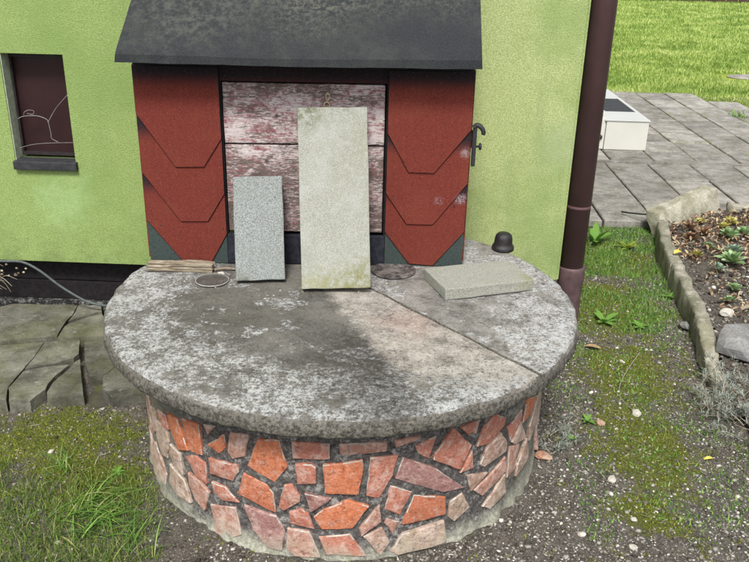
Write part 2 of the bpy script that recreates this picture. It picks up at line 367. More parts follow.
# ------------------------------------------------------------------ object kit
def tag(o, label=None, cat=None, group=None, kind=None):
    if label: o['label'] = label
    if cat: o['category'] = cat
    if group: o['group'] = group
    if kind: o['kind'] = kind
    return o
MAT = {}
def empty(name, loc, rz=0, label=None, cat=None, group=None, kind=None):
    o = bpy.data.objects.new(name, None); COL.objects.link(o)
    o.location = loc; o.rotation_euler = (0, 0, rz); o.empty_display_size = .1
    MAT[o.name] = Matrix.Translation(loc) @ Matrix.Rotation(rz, 4, 'Z')
    return tag(o, label, cat, group, kind)
def mk(name, vs, fs, mat, parent=None, origin=None, smooth=False):
    """one mesh object from world-space vertices"""
    me = bpy.data.meshes.new(name)
    o = bpy.data.objects.new(name, me); COL.objects.link(o)
    W = Matrix.Identity(4)
    if parent is not None:
        W = MAT[parent.name]; o.parent = parent
    L = Matrix.Identity(4)
    if origin is not None: L = Matrix.Translation(W.inverted() @ Vector(origin)); o.location = L.translation
    MAT[o.name] = W @ L
    inv = (W @ L).inverted()
    V = np.asarray([tuple(v) for v in vs], float)
    A = np.array(inv); V = V @ A[:3, :3].T + A[:3, 3]
    me.from_pydata(V.tolist(), [], [tuple(f) for f in fs])
    me.materials.append(mat)
    if smooth: me.shade_smooth()
    me.update(); return o
def fast(name, V, F, mat, origin=(0, 0, 0), smooth=False):
    """big joined mesh from numpy arrays (all faces the same size)"""
    me = bpy.data.meshes.new(name); n = len(V); k = F.shape[1]; V = V - np.array(origin)
    me.vertices.add(n); me.vertices.foreach_set('co', V.astype(np.float32).ravel())
    me.loops.add(F.size); me.loops.foreach_set('vertex_index', F.astype(np.int32).ravel())
    me.polygons.add(len(F)); me.polygons.foreach_set('loop_start', np.arange(0, F.size, k, dtype=np.int32))
    me.polygons.foreach_set('loop_total', np.full(len(F), k, dtype=np.int32))
    me.update(calc_edges=True); me.validate()
    me.materials.append(mat)
    if smooth: me.shade_smooth()
    o = bpy.data.objects.new(name, me); COL.objects.link(o); o.location = origin; return o
def bmout(bm):
    bm.verts.ensure_lookup_table(); bm.verts.index_update()
    vs = [v.co.copy() for v in bm.verts]; fs = [[v.index for v in f.verts] for f in bm.faces]; bm.free(); return vs, fs
def boxgeo(lo, hi, bev=0, seg=2, Mx=None, sub=0, jit=0, seed=0):
    bm = bmesh.new(); bmesh.ops.create_cube(bm, size=1)
    for v in bm.verts:
        v.co = Vector([lo[i] + (v.co[i]+.5)*(hi[i]-lo[i]) for i in range(3)])
    if bev: bmesh.ops.bevel(bm, geom=bm.edges[:], offset=bev, segments=seg, profile=.6, affect='EDGES')
    if sub: bmesh.ops.subdivide_edges(bm, edges=bm.edges[:], cuts=sub, use_grid_fill=True)
    if jit:
        for v in bm.verts: v.co += noise.noise_vector(v.co*18 + Vector((seed, seed*2.3, 0)))*jit + noise.noise_vector(v.co*60 + Vector((seed, 0, seed)))*jit*.5
    if Mx is not None: bmesh.ops.transform(bm, matrix=Mx, verts=bm.verts[:])
    return bmout(bm)
def prism(poly, z0, z1, Mx=None, bev=0, seg=1, jit=0, seed=0):
    """extrude a 2-D polygon from z0 to z1, top edge bevelled"""
    bm = bmesh.new(); lo = [bm.verts.new((x, y, z0)) for x, y in poly]; hi = [bm.verts.new((x, y, z1)) for x, y in poly]
    n = len(poly); bm.faces.new(lo[::-1]); top = bm.faces.new(hi)
    for i in range(n): bm.faces.new((lo[i], lo[(i+1) % n], hi[(i+1) % n], hi[i]))
    if bev: bmesh.ops.bevel(bm, geom=list(top.edges), offset=bev, segments=seg, profile=.6, affect='EDGES')
    if jit:
        for v in bm.verts: v.co += noise.noise_vector(v.co*25 + Vector((seed, 0, seed)))*jit
    bmesh.ops.recalc_face_normals(bm, faces=bm.faces[:])
    if Mx is not None: bmesh.ops.transform(bm, matrix=Mx, verts=bm.verts[:])
    return bmout(bm)
def lathe(prof, cx, cy, seg=48, jit=0, Mx=None, cap=True):
    vs, fs = [], []
    for r, z in prof:
        for i in range(seg):
            t = 2*math.pi*i/seg; q = 1 + jit*noise.noise(Vector((math.cos(t)*2, math.sin(t)*2, z*20)))
            p = Vector((cx + r*q*math.cos(t), cy + r*q*math.sin(t), z)); vs.append(Mx @ p if Mx is not None else p)
    for j in range(len(prof)-1):
        for i in range(seg):
            k = (i+1) % seg; fs.append((j*seg+i, j*seg+k, (j+1)*seg+k, (j+1)*seg+i))
    if cap:
        fs.append(tuple(range(seg))[::-1]); fs.append(tuple((len(prof)-1)*seg+i for i in range(seg)))
    return vs, fs
def tube(pts, r, seg=8, taper=1.):
    P = [Vector(p) for p in pts]; vs, fs = [], []; n = len(P)
    for j, p in enumerate(P):
        t = (P[min(j+1, n-1)] - P[max(j-1, 0)]).normalized()
        a = t.cross(Vector((.3, .2, 1))).normalized(); b = t.cross(a); rr = r*(1 + (taper-1)*j/(n-1))
        for i in range(seg):
            an = 2*math.pi*i/seg; vs.append(p + a*math.cos(an)*rr + b*math.sin(an)*rr)
    for j in range(n-1):
        for i in range(seg):
            k = (i+1) % seg; fs.append((j*seg+i, j*seg+k, (j+1)*seg+k, (j+1)*seg+i))
    fs.append(tuple(range(seg))[::-1]); fs.append(tuple((n-1)*seg+i for i in range(seg)))
    return vs, fs
def smoothpts(pts, k=6):
    P = [Vector(p) for p in pts]; out = []
    for i in range(len(P)-1):
        p0, p1, p2, p3 = P[max(i-1, 0)], P[i], P[i+1], P[min(i+2, len(P)-1)]
        for j in range(k):
            t = j/k; out.append(.5*((2*p1) + (p2-p0)*t + (2*p0-5*p1+4*p2-p3)*t*t + (3*p1-p0-3*p2+p3)*t**3))
    return out + [P[-1]]
def join(*gs):
    vs, fs = [], []
    for v, f in gs:
        k = len(vs); vs += list(v); fs += [tuple(i+k for i in q) for q in f]
    return vs, fs
def rockgeo(c, s, seed, sub=3, rz=0, amp=.25, flat=None):
    bm = bmesh.new(); bmesh.ops.create_icosphere(bm, subdivisions=sub, radius=1)
    for v in bm.verts:
        q = 1 + amp*noise.noise(v.co*1.1 + Vector((seed, 0, 0))) + amp*.4*noise.noise(v.co*3.3 + Vector((0, seed, 0)))
        v.co *= q
        if flat: v.co.z = max(-.6, min(flat, v.co.z))
        v.co = Vector((v.co.x*s[0], v.co.y*s[1], v.co.z*s[2]))
    bmesh.ops.transform(bm, matrix=Matrix.Translation(c) @ Matrix.Rotation(rz, 4, 'Z'), verts=bm.verts[:])
    return bmout(bm)

# ================================================================== ground
def nz(x, y, s, z=0.): return noise.noise(Vector((x*s, y*s, z)))
def patch(x, y, cx, cy, rx, ry):
    return max(0., 1 - math.hypot((x-cx)/rx, (y-cy)/ry))
def mossf(x, y):
    v = 0
    for p in ((.88, 2.42, .30, .50), (.95, 2.95, .35, .5), (.80, 2.05, .2, .2), (1.0, 3.6, .45, .6), (-1.2, 2.28, .5, .35), (-.95, 2.1, .3, .25), (-1.45, 2.2, .5, .35), (.75, 1.72, .4, .12), (1.15, 4.3, .5, .6)):
        v = max(v, patch(x, y, *p))
    return min(1., max(0., v*1.25 + nz(x, y, 7)*.35))
def gz(x, y):
    if not (-3 < x < 3 and .8 < y < 5.4): return 0.
    w = 1.; up = 0.
    if x < -.6: up = .012*min(1, max(0, (y-2.12)/.25))*min(1, (-.6-x)/.2)
    d = math.hypot(x+.193, y-2.445)
    w *= min(1, max(0, (d-.62)/.15))
    return up*w + w*(.014*nz(x, y, 3.1) + .007*nz(x, y, 13, 4) + .003*nz(x, y, 40, 2))
xs = np.concatenate([[-160, -80, -40, -20, -10, -6, -4, -3, -2.6, -2.3], np.arange(-2.1, 2.6, .02), [2.7, 3, 3.5, 4, 5, 6, 8, 10, 15, 20, 30, 50, 90, 160]])
ys = np.concatenate([[-60, -30, -15, -6, -3, -1, 0, .6, 1.0, 1.2], np.arange(1.3, 5.2, .02), [5.3, 5.6, 6, 7, 8, 9, 10, 12, 15, 20, 25, 30, 40, 60, 90, 160, 300]])
V = [(x, y, gz(x, y)) for y in ys for x in xs]; nx = len(xs)
F = [(j*nx+i, j*nx+i+1, (j+1)*nx+i+1, (j+1)*nx+i) for j in range(len(ys)-1) for i in range(nx-1)]
ground = fast('ground', np.array(V), np.array(F), M['ground'], smooth=True)
ground['kind'] = 'structure'
at = ground.data.attributes.new('moss', 'FLOAT', 'POINT')
at.data.foreach_set('value', np.array([mossf(x, y) if (-3 < x < 3 and .8 < y < 5.4) else 0. for x, y, z in V], dtype=np.float32))

# ================================================================== house
WX, WY = .676, 3.22
house = empty('house', (-3.5, 3.3, 0), 0, 'lime green rendered house wall with small dark window and brown downpipe at its corner', 'house')
# rendered wall with a real window opening, 1.45 m up; runs from far left to the corner at WX
wx0, wx1, wz0, wz1 = -1.635, -1.378, .735, 1.172
def wallgeo():
    bm = bmesh.new()
    X0, X1, Z0, Z1, D = -6., WX, .285, 5.2, 8.
    o = [(X0, Z0), (X1, Z0), (X1, Z1), (X0, Z1)]; i = [(wx0, wz0), (wx1, wz0), (wx1, wz1), (wx0, wz1)]
    O = [bm.verts.new((x, WY, z)) for x, z in o]; I = [bm.verts.new((x, WY, z)) for x, z in i]
    B = [bm.verts.new((x, WY+.10, z)) for x, z in i]; K = [bm.verts.new((x, WY+D, z)) for x, z in o]
    for k in range(4):
        n = (k+1) % 4
        bm.faces.new((O[k], O[n], I[n], I[k])); bm.faces.new((I[k], I[n], B[n], B[k])); bm.faces.new((O[k], K[k], K[n], O[n]))
    bm.faces.new(K); bmesh.ops.recalc_face_normals(bm, faces=bm.faces[:])
    bmesh.ops.bevel(bm, geom=[e for e in bm.edges if all(abs(v.co.x-WX) < 1e-4 and abs(v.co.y-WY) < 1e-4 for v in e.verts)], offset=.012, segments=3, affect='EDGES')
    return bmout(bm)
mk('wall', *wallgeo(), M['green'], house)
mk('reveal', *boxgeo((wx0-.01, WY+.006, wz0-.005), (wx0+.003, WY+.099, wz1+.003)), M['reveal'], house)
win = mk('window', *join(boxgeo((wx0+.007, WY+.062, wz0+.012), (wx0+.014, WY+.098, wz1-.007)), boxgeo((wx1-.022, WY+.062, wz0+.012), (wx1-.008, WY+.098, wz1-.007)),
     boxgeo((wx0+.014, WY+.062, wz1-.022), (wx1-.022, WY+.098, wz1-.008)), boxgeo((wx0+.014, WY+.062, wz0+.012), (wx1-.022, WY+.098, wz0+.024))), M['frame_dark'], house)
mk('pane', *boxgeo((wx0+.014, WY+.080, wz0+.024), (wx1-.022, WY+.090, wz1-.022), .0015), M['pane'], win)
mk('sill', *boxgeo((wx0-.003, WY-.020, wz0-.034), (wx1+.008, WY+.0615, wz0+.0025), .004, jit=.001), M['sill_dark'], house)
# set-back plinth: black boards above a peeling strip
mk('plinth_board', *boxgeo((-6, WY+.075, .168), (WX-.03, WY+.40, .284), .003), M['black_wood'], house)
mk('plinth_board', *boxgeo((-6, WY+.068, .075), (WX-.03, WY+.40, .164), .003), M['black_wood'], house)
mk('plinth_strip', *boxgeo((-6, WY+.04, -.05), (WX-.03, WY+.40, .074), .006, sub=0), M['strip'], house)
# downpipe at the corner
PX, PY = .731, 3.262
dp = mk('downpipe', *lathe([(.051, .30), (.051, 5.2)], PX, PY, 40), M['pipe_brown'], house, smooth=True)
mk('pipe_socket', *lathe([(.053, -.05), (.053, .12), (.0535, .25), (.0560, .262), (.0560, .328), (.0545, .338), (.0512, .340)], PX+.004, PY-.002, 40), M['pipe_socket'], dp, smooth=True)
mk('pipe_joint', *lathe([(.0512, .604), (.0517, .606), (.0517, .613), (.0512, .615)], PX, PY, 40, cap=False), M['pipe_brown'], dp, smooth=True)
mk('pipe_bracket', *join(lathe([(.0513, 1.66), (.054, 1.662), (.054, 1.688), (.0513, 1.69)], PX, PY, 40, cap=False), boxgeo((PX-.08, PY-.006, 1.664), (PX-.05, PY+.006, 1.686))), M['frame_dark'], dp)

# dry tendrils hanging in the window opening
def thread(name, pts, r, mat, **k):
    v, f = tube(smoothpts(pts, 5), r, 5); return mk(name, v, f, mat, **k)
yy = 3.25
tn = empty('dry_tendril', (-1.49, yy, .75), 0, 'thin pale dry tendrils strung across the small dark window', 'tendril')
thread('strand', [(-1.612, yy, .905), (-1.58, yy-.01, .918), (-1.53, yy, .919), (-1.493, yy, .907), (-1.486, yy, .895)], .0011, M['thread'], parent=tn)
thread('strand', [(-1.486, yy, .895), (-1.455, yy+.01, .945), (-1.42, yy, .98), (-1.384, yy, 1.015)], .0008, M['thread'], parent=tn)
thread('strand', [(-1.486, yy, .897), (-1.481, yy, .85), (-1.478, yy-.005, .828), (-1.455, yy, .812)], .0009, M['thread'], parent=tn)
thread('strand', [(-1.622, yy, .782), (-1.57, yy, .797), (-1.5, yy, .806), (-1.383, yy, .812)], .0007, M['thread'], parent=tn)
thread('loop', [(-1.585, yy, .917), (-1.575, yy-.012, .935), (-1.556, yy-.01, .944), (-1.54, yy, .938), (-1.548, yy, .925), (-1.57, yy, .928)], .0009, M['thread'], parent=tn)

# ================================================================== well
CX, CY, RB, ST = -.193, 2.445, .668, .52
BXO = .009   # the drum sits a touch right of the cover's centre
well = empty('well', (CX, CY, 0), 0, 'round well base clad in broken terracotta tile pieces set in dark mortar', 'well')
def P3(th, z, r): t = R(th); return (CX + BXO + r*math.cos(t), CY + r*math.sin(t), z)
vs, fs = [], []; NA, NZ = 360, 40
for j in range(NZ+1):
    z = -.06 + (.466+.06)*j/NZ
    for i in range(NA):
        t = 360*i/NA; c_, s_ = math.cos(R(t)), math.sin(R(t))
        q = Vector((c_*RB, s_*RB, z))
        fl = max(0, (.07 + .05*noise.noise(q*7) - z))
        r = RB - .005 + .005*noise.noise(q*9) + .003*noise.noise(q*32) + fl*.12 + max(0, .05-z)*.5*max(0, noise.noise(Vector((q.x*12, q.y*12, 1)))) + max(0, .06-z)*.2*noise.noise(q*30)
        vs.append(P3(t, z, r))
for j in range(NZ):
    for i in range(NA):
        k = (i+1) % NA; fs.append((j*NA+i, j*NA+k, (j+1)*NA+k, (j+1)*NA+i))
fs.append(tuple(NZ*NA+i for i in range(NA)))
mk('mortar_core', vs, fs, M['mortar'], well, smooth=True)
STONES = [
 ('c', [(-144.3, 0.247), (-138.8, 0.257), (-137.9, 0.216), (-139.5, 0.15), (-142.9, 0.139), (-145.6, 0.19)]),
 ('r', [(-142.8, 0.297), (-138.0, 0.306), (-137.0, 0.267), (-139.7, 0.259), (-142.5, 0.279)]),
 ('o', [(-136.6, 0.316), (-132.1, 0.326), (-128.4, 0.244), (-132.5, 0.224), (-135.2, 0.261)]),
 ('o', [(-129.9, 0.338), (-123.6, 0.35), (-123.2, 0.256), (-126.8, 0.249), (-128.6, 0.298)]),
 ('c', [(-136.7, 0.212), (-132.0, 0.207), (-131.6, 0.14), (-135.0, 0.148), (-137.5, 0.178)]),
 ('r', [(-129.4, 0.21), (-125.8, 0.232), (-122.3, 0.228), (-122.2, 0.161), (-125.7, 0.165)]),
 ('c', [(-138.2, 0.13), (-131.5, 0.117), (-129.0, 0.056), (-134.6, 0.05), (-139.2, 0.066)]),
 ('m', [(-129.0, 0.156), (-125.2, 0.152), (-121.6, 0.131), (-123.5, 0.062), (-127.1, 0.08), (-128.9, 0.121)]),
 ('c', [(-152.4, 0.25), (-145.7, 0.28), (-146.3, 0.209), (-150.5, 0.162)]),
 ('c', [(-159.8, 0.082), (-149.5, 0.132), (-141.1, 0.077), (-141.7, 0.039), (-149.1, 0.025)]),
 ('o', [(-120.8, 0.298), (-115.4, 0.354), (-115.4, 0.312), (-117.3, 0.287)]),
 ('m', [(-113.5, 0.366), (-108.7, 0.374), (-109.9, 0.307), (-113.2, 0.287), (-114.4, 0.303)]),
 ('o', [(-106.1, 0.366), (-101.0, 0.376), (-99.2, 0.299), (-102.3, 0.245), (-109.0, 0.277)]),
 ('r', [(-97.6, 0.38), (-89.4, 0.383), (-89.4, 0.338), (-97.4, 0.33)]),
 ('r', [(-120.3, 0.255), (-112.2, 0.267), (-111.9, 0.246), (-113.7, 0.213), (-120.2, 0.208)]),
 ('r', [(-120.0, 0.174), (-116.0, 0.175), (-112.4, 0.141), (-117.0, 0.129), (-119.2, 0.145)]),
 ('o', [(-110.2, 0.244), (-104.3, 0.225), (-103.0, 0.202), (-102.5, 0.142), (-111.9, 0.175)]),
 ('r', [(-96.9, 0.309), (-93.4, 0.313), (-92.5, 0.305), (-92.5, 0.257), (-96.6, 0.25)]),
 ('r', [(-99.8, 0.234), (-98.0, 0.241), (-96.4, 0.208), (-96.5, 0.19), (-100.0, 0.155), (-101.2, 0.164)]),
 ('m', [(-121.0, 0.089), (-113.3, 0.115), (-111.8, 0.036), (-115.3, 0.008), (-118.9, 0.011)]),
 ('p', [(-110.3, 0.136), (-102.3, 0.123), (-100.4, 0.079), (-100.9, 0.02), (-104.5, 0.023), (-108.1, 0.065)]),
 ('r', [(-98.7, 0.146), (-95.9, 0.162), (-94.4, 0.148), (-93.1, 0.102), (-98.5, 0.112)]),
 ('m', [(-99.2, 0.089), (-94.2, 0.087), (-91.5, 0.015), (-97.4, 0.01), (-99.4, 0.033)]),
 ('p', [(-94.7, 0.218), (-89.0, 0.208), (-89.6, 0.199), (-93.5, 0.162)]),
 ('m', [(-121.6, 0.36), (-117.9, 0.371), (-120.5, 0.335)]),
 ('m', [(-86.8, 0.384), (-76.3, 0.384), (-76.4, 0.357), (-84.4, 0.35), (-86.4, 0.352)]),
 ('m', [(-74.0, 0.388), (-68.2, 0.39), (-69.4, 0.378), (-73.6, 0.366)]),
 ('o', [(-90.4, 0.314), (-81.8, 0.33), (-81.7, 0.299), (-82.5, 0.225), (-90.0, 0.228)]),
 ('r', [(-79.7, 0.334), (-73.5, 0.334), (-74.6, 0.274), (-77.4, 0.207), (-80.3, 0.216)]),
 ('p', [(-71.7, 0.325), (-63.8, 0.269), (-55.5, 0.179), (-61.2, 0.187), (-73.3, 0.262)]),
 ('o', [(-92.6, 0.141), (-90.5, 0.165), (-84.9, 0.199), (-80.2, 0.177), (-83.9, 0.11), (-90.8, 0.104)]),
 ('m', [(-77.4, 0.179), (-77.1, 0.125), (-81.4, 0.082), (-81.8, 0.109)]),
 ('r', [(-74.8, 0.237), (-69.6, 0.209), (-72.3, 0.141), (-75.8, 0.167)]),
 ('o', [(-68.8, 0.195), (-60.5, 0.16), (-60.2, 0.104), (-71.3, 0.106)]),
 ('m', [(-75.6, 0.13), (-72.6, 0.113), (-74.0, 0.078), (-75.8, 0.115)]),
 ('c', [(-80.8, 0.076), (-76.6, 0.098), (-74.9, 0.051), (-77.0, 0.019)]),
 ('r', [(-91.4, 0.073), (-84.5, 0.084), (-80.7, 0.019), (-89.6, 0.025)]),
 ('c', [(-74.2, 0.025), (-71.2, 0.07), (-60.7, 0.079), (-60.3, 0.014), (-72.3, 0.011)]),
 ('r', [(-69.0, 0.358), (-64.0, 0.373), (-65.6, 0.312), (-67.9, 0.332)]),
 ('r', [(-59.4, 0.386), (-54.0, 0.314), (-56.9, 0.249), (-64.0, 0.303), (-63.7, 0.321)]),
 ('r', [(-53.3, 0.287), (-52.3, 0.232), (-56.3, 0.232)]),
 ('m', [(-56.3, 0.383), (-51.6, 0.385), (-52.5, 0.346)]),
 ('c', [(-54.2, 0.211), (-47.4, 0.188), (-52.6, 0.155)]),
 ('c', [(-58.7, 0.137), (-55.4, 0.153), (-52.6, 0.092), (-57.3, 0.07), (-58.9, 0.092)]),
 ('r', [(-49.6, 0.352), (-45.8, 0.377), (-42.1, 0.349), (-42.4, 0.327), (-47.6, 0.294), (-51.4, 0.3)]),
 ('c', [(-43.2, 0.3), (-40.5, 0.257), (-40.5, 0.227), (-48.4, 0.217), (-49.8, 0.231), (-47.9, 0.276)]),
 ('r', [(-57.1, 0.382), (-53.6, 0.388), (-52.9, 0.375), (-54.7, 0.352)]),
 ('m', [(-51.3, 0.148), (-40.2, 0.199), (-39.3, 0.147), (-48.2, 0.114)]),
 ('c', [(-47.8, 0.072), (-39.3, 0.132), (-38.5, 0.068), (-45.4, 0.053)]),
 ('m', [(-38.2, 0.224), (-32.9, 0.203), (-34.1, 0.124), (-37.7, 0.116)]),
 ('r', [(-39.9, 0.303), (-33.4, 0.327), (-32.9, 0.299), (-38.3, 0.254)]),
 ('o', [(-30.3, 0.349), (-23.4, 0.318), (-26.6, 0.276), (-31.6, 0.276)]),
 ('c', [(-37.4, 0.241), (-33.1, 0.283), (-29.4, 0.21), (-35.6, 0.223)]),
 ('c', [(-32.4, 0.124), (-27.4, 0.186), (-24.5, 0.101), (-32.6, 0.088)]),
 ('c', [(-26.6, 0.229), (-21.4, 0.285), (-18.9, 0.193), (-25.7, 0.175)]),
 ('c', [(-21.5, 0.332), (-11.6, 0.286), (-11.6, 0.199), (-18.7, 0.208)]),
]

def stone(poly, tone, seed):
    rr = random.Random(seed)
    k = 180/math.pi/RB
    _cx = sum(p[0] for p in poly)/len(poly); _cz = sum(p[1] for p in poly)/len(poly)
    _g = lambda p: 1 + .0050/(math.hypot((p[0]-_cx)/k, p[1]-_cz)+.01)
    poly = [(_cx+(p[0]-_cx)*_g(p), _cz+(p[1]-_cz)*_g(p)) for p in poly]
    pts = []; n = len(poly)
    cx = sum(p[0] for p in poly)/n; cz = sum(p[1] for p in poly)/n
    for i in range(n):
        a, b = poly[i], poly[(i+1) % n]
        L = math.hypot((a[0]-b[0])/k, a[1]-b[1]); m = max(2, min(6, int(L/.018)))
        for q in range(m):
            t = q/m; w = 0 if q == 0 else 1
            pts.append((a[0]+(b[0]-a[0])*t + rr.uniform(-1, 1)*.0016*k*w, a[1]+(b[1]-a[1])*t + rr.uniform(-1, 1)*.0016*w))
    m = len(pts); up = rr.uniform(.0005, .0045); tx, tz = rr.uniform(-.03, .03), rr.uniform(-.03, .03)
    def rad(p, u): return RB + u + ((p[0]-cx)/k)*tx + (p[1]-cz)*tz + max(0, .08-p[1])*.17
    def shr(p, d):
        dx, dz = (cx-p[0])/k, cz-p[1]; L = math.hypot(dx, dz)+1e-6; s = min(.5, d/L); return (p[0]+(cx-p[0])*s, p[1]+(cz-p[1])*s)
    V = [P3(p[0], p[1], RB-.02) for p in pts]
    V += [P3(*p, rad(p, up-.003)) for p in pts]
    q = [shr(p, .0025) for p in pts]; V += [P3(*p, rad(p, up)) for p in q]
    h = [shr(p, .5*math.hypot((cx-p[0])/k, cz-p[1])) for p in pts]; V += [P3(*p, rad(p, up + .0015 + rr.uniform(-.0006, .0006))) for p in h]
    V.append(P3(cx, cz, rad((cx, cz), up+.002)))
    F = []
    for j in range(3):
        for i in range(m): F.append((j*m+i, j*m+(i+1) % m, (j+1)*m+(i+1) % m, (j+1)*m+i))
    F += [(3*m+i, 3*m+(i+1) % m, 4*m) for i in range(m)]
    o = mk('tile_piece', V, F, M[{'o': 'terra_orange', 'r': 'terra_red', 'm': 'terra_mid', 'p': 'terra_plum', 'c': 'terra_pale'}[tone]], well, origin=P3(cx, cz, RB))
    o.data.materials.append(M['lime'])
    for i in range(m):
        if noise.noise(Vector((seed*3.1, i*.35, 0))) > .02: o.data.polygons[m+i].material_index = 1
    return o
for i, (tone, poly) in enumerate(STONES):
    area = sum(poly[q][0]*poly[(q+1) % len(poly)][1]-poly[(q+1) % len(poly)][0]*poly[q][1] for q in range(len(poly)))
    stone(poly[::-1] if area < 0 else poly, tone, i)
# the sides the picture sees at a glancing angle, same cladding
rr = random.Random(3)
for th0 in list(range(-6, 60, 11)) + list(range(170, 205, 11)):
    z = .02 + rr.uniform(0, .03)
    while z < .42:
        h = rr.uniform(.05, .12); w = rr.uniform(3.2, 4.6)
        if z + h > .455: break
        j = lambda s: rr.uniform(-s, s)
        t0 = th0 + j(1)
        stone([(t0-w+j(1.2), z+j(.01)), (t0+w+j(1.2), z+j(.01)), (t0+w+j(1.2), z+h+j(.015)), (t0+j(2), z+h+.012), (t0-w+j(1.2), z+h+j(.01))], rr.choice('mccm'), int(th0*100+z*1000)+5000)
        z += h + .022

# the two halves of the concrete cover
SR, STH = .768, .058
A0, A1 = Vector((-.089, 2.494)), Vector((.409, 1.935))
dd = (A1-A0).normalized(); nn = Vector((-dd.y, dd.x))     # nn points to the right-hand, rear half
def rimr(t): return SR + .005*noise.noise(Vector((math.cos(t)*2.2, math.sin(t)*2.2, 1))) + .003*noise.noise(Vector((math.cos(t)*9, math.sin(t)*9, 4)))
def half(side):
    C = Vector((CX, CY)); s0 = (A0-C).dot(nn)
    gap = .0036
    def inside(p): return ((p-A0).dot(nn) > gap) if side > 0 else ((p-A0).dot(nn) < -gap)
    arc = []
    for i in range(720):
        t = 2*math.pi*i/720; p = C + Vector((math.cos(t), math.sin(t)))*rimr(t)
        arc.append((inside(p), p))
    st = next(i for i in range(720) if arc[i][0] and not arc[i-1][0])
    out = []
    i = st
    while arc[i % 720][0]: out.append(arc[i % 720][1]); i += 1
    a, b = out[-1], out[0]; ch = []
    L = (b-a).length; m = int(L/.012)
    for q in range(1, m):
        p = a + (b-a)*q/m; s = (p-A0).dot(dd)
        p = A0 + dd*s + nn*(gap*side + .0045*noise.noise(Vector((s*8, 0, 0))) + .002*noise.noise(Vector((s*35, 2, 0))) + side*.0012*abs(noise.noise(Vector((s*60, side, 5)))))
        ch.append(p)
    if side < 0:   # chipped corner at the front end of the joint
        out = [p + nn*(-.02*max(0, 1-(p-A1-dd*.03).length/.03)) for p in out]
    pts = out + ch; n = len(pts); nrm = []
    for i in range(n):
        e = pts[(i+1) % n]-pts[i-1]; e.normalize(); nrm.append(Vector((-e.y, e.x)))   # inwards for counter-clockwise
    isarc = [1]*len(out) + [0]*len(ch)
    # soften at the two corners
    V, F = [], []
    prof = [(.012, 0), (.004, .003), (.0, .010), (-.001, .028), (.001, .044), (.006, .052), (.014, .0565), (.026, .058)]
    profc = [(0, 0), (0, .003), (0, .010), (0, .028), (0, .050), (.001, .0545), (.0025, .057), (.005, .058)]
    dc = [min((p-out[0]).length, (p-out[-1]).length) for p in pts]
    for j in range(8):
        for i in range(n):
            w = min(1, dc[i]/.04) if isarc[i] else 0
            of = prof[j][0]*w + profc[j][0]*(1-w); z = prof[j][1]*w + profc[j][1]*(1-w)
            p = pts[i] + nrm[i]*of
            q = Vector((p.x, p.y, z)); k = noise.noise(q*22)*.0035 + noise.noise(q*70)*.0018
            if isarc[i] and 0 < j < 6: p = p - nrm[i]*k*1.6
            zz = ST - .058 + z + (.004*noise.noise(q*14) if j < 3 else 0)
            V.append((p.x, p.y, zz))
    for j in range(7):
        for i in range(n): F.append((j*n+i, j*n+(i+1) % n, (j+1)*n+(i+1) % n, (j+1)*n+i))
    F.append(tuple(range(n))[::-1])
    # interior grid with gentle relief: triangulate the rim plus inner points
    from mathutils.geometry import delaunay_2d_cdt
    edge = [Vector(V[7*n+i][:2]) for i in range(n)]
    inner = []
    for x in np.arange(-1, .62, .016):
        for y in np.arange(1.6, 3.3, .016):
            p = Vector((x+random.uniform(-.004, .004), y+random.uniform(-.004, .004)))
            if (p-C).length < SR-.04 and ((p-A0).dot(nn)*side > .016): inner.append(p)
    res = delaunay_2d_cdt(edge+inner, [], [list(range(n))], 1, 1e-6)
    idx = {}
    for q, p in enumerate(res[0]):
        src = res[3][q]
        if src and src[0] < n: idx[q] = 7*n+src[0]
        else:
            idx[q] = len(V); v = Vector((p.x, p.y, 0))
            V.append((p.x, p.y, ST + .0035*noise.noise(v*5) + .0022*noise.noise(v*16) + .0016*noise.noise(v*45)))
    for f in res[2]: F.append(tuple(idx[q] for q in f))
    return V, F
ch1 = mk('well_cover', *half(-1), M['slab_left'], origin=(CX-.15, CY-.1, ST-.058), smooth=True)
tag(ch1, 'larger front part of the round weathered well cover, left of the diagonal joint', 'well cover', 'halves of the round concrete cover')
ch2 = mk('well_cover', *half(1), M['slab_right'], origin=(CX+.3, CY+.2, ST-.058), smooth=True)
tag(ch2, 'smaller rear right part of the round well cover, under the flat paver', 'well cover', 'halves of the round concrete cover')

# ================================================================== red cabinet on the well
BO = Vector((-.912, 2.668, ST+.001)); BA = R(3.5)
MB = Matrix.Translation(BO) @ Matrix.Rotation(BA, 4, 'Z')
def bx(lo, hi, **k): return boxgeo(lo, hi, Mx=MB, **k)
shed = empty('well_cabinet', tuple(BO), BA, 'red shingled cabinet with dark felt roof and peeling plank door standing on the well cover', 'cabinet')
# carcass
mk('side_panel', *bx((.002, .014, .0), (.02, .50, .70), bev=.002), M['dark_board'], shed)
mk('side_panel', *bx((1.113, .014, .0), (1.131, .50, .70), bev=.002), M['dark_board'], shed)
mk('side_shingle', *bx((-.004, .006, .02), (.001, .49, .70), bev=.001), M['shingle'], shed, origin=MB @ Vector((0, .2, .8)))
mk('side_shingle', *bx((1.132, .006, .02), (1.137, .49, .70), bev=.001), M['shingle'], shed, origin=MB @ Vector((1.13, .2, .8)))
mk('rear_panel', *bx((.021, .47, .0), (1.112, .49, .90)), M['black_wood'], shed)
mk('front_board', *bx((.002, .0, .0), (.281, .013, .70), bev=.001), M['felt_base'], shed)
mk('front_board', *bx((.848, .0, .0), (1.131, .013, .70), bev=.001), M['felt_base'], shed)
mk('lintel', *bx((.2815, .0, .652), (.8475, .013, .70), bev=.001), M['shingle'], shed, origin=MB @ Vector((.5, 0, .705)))
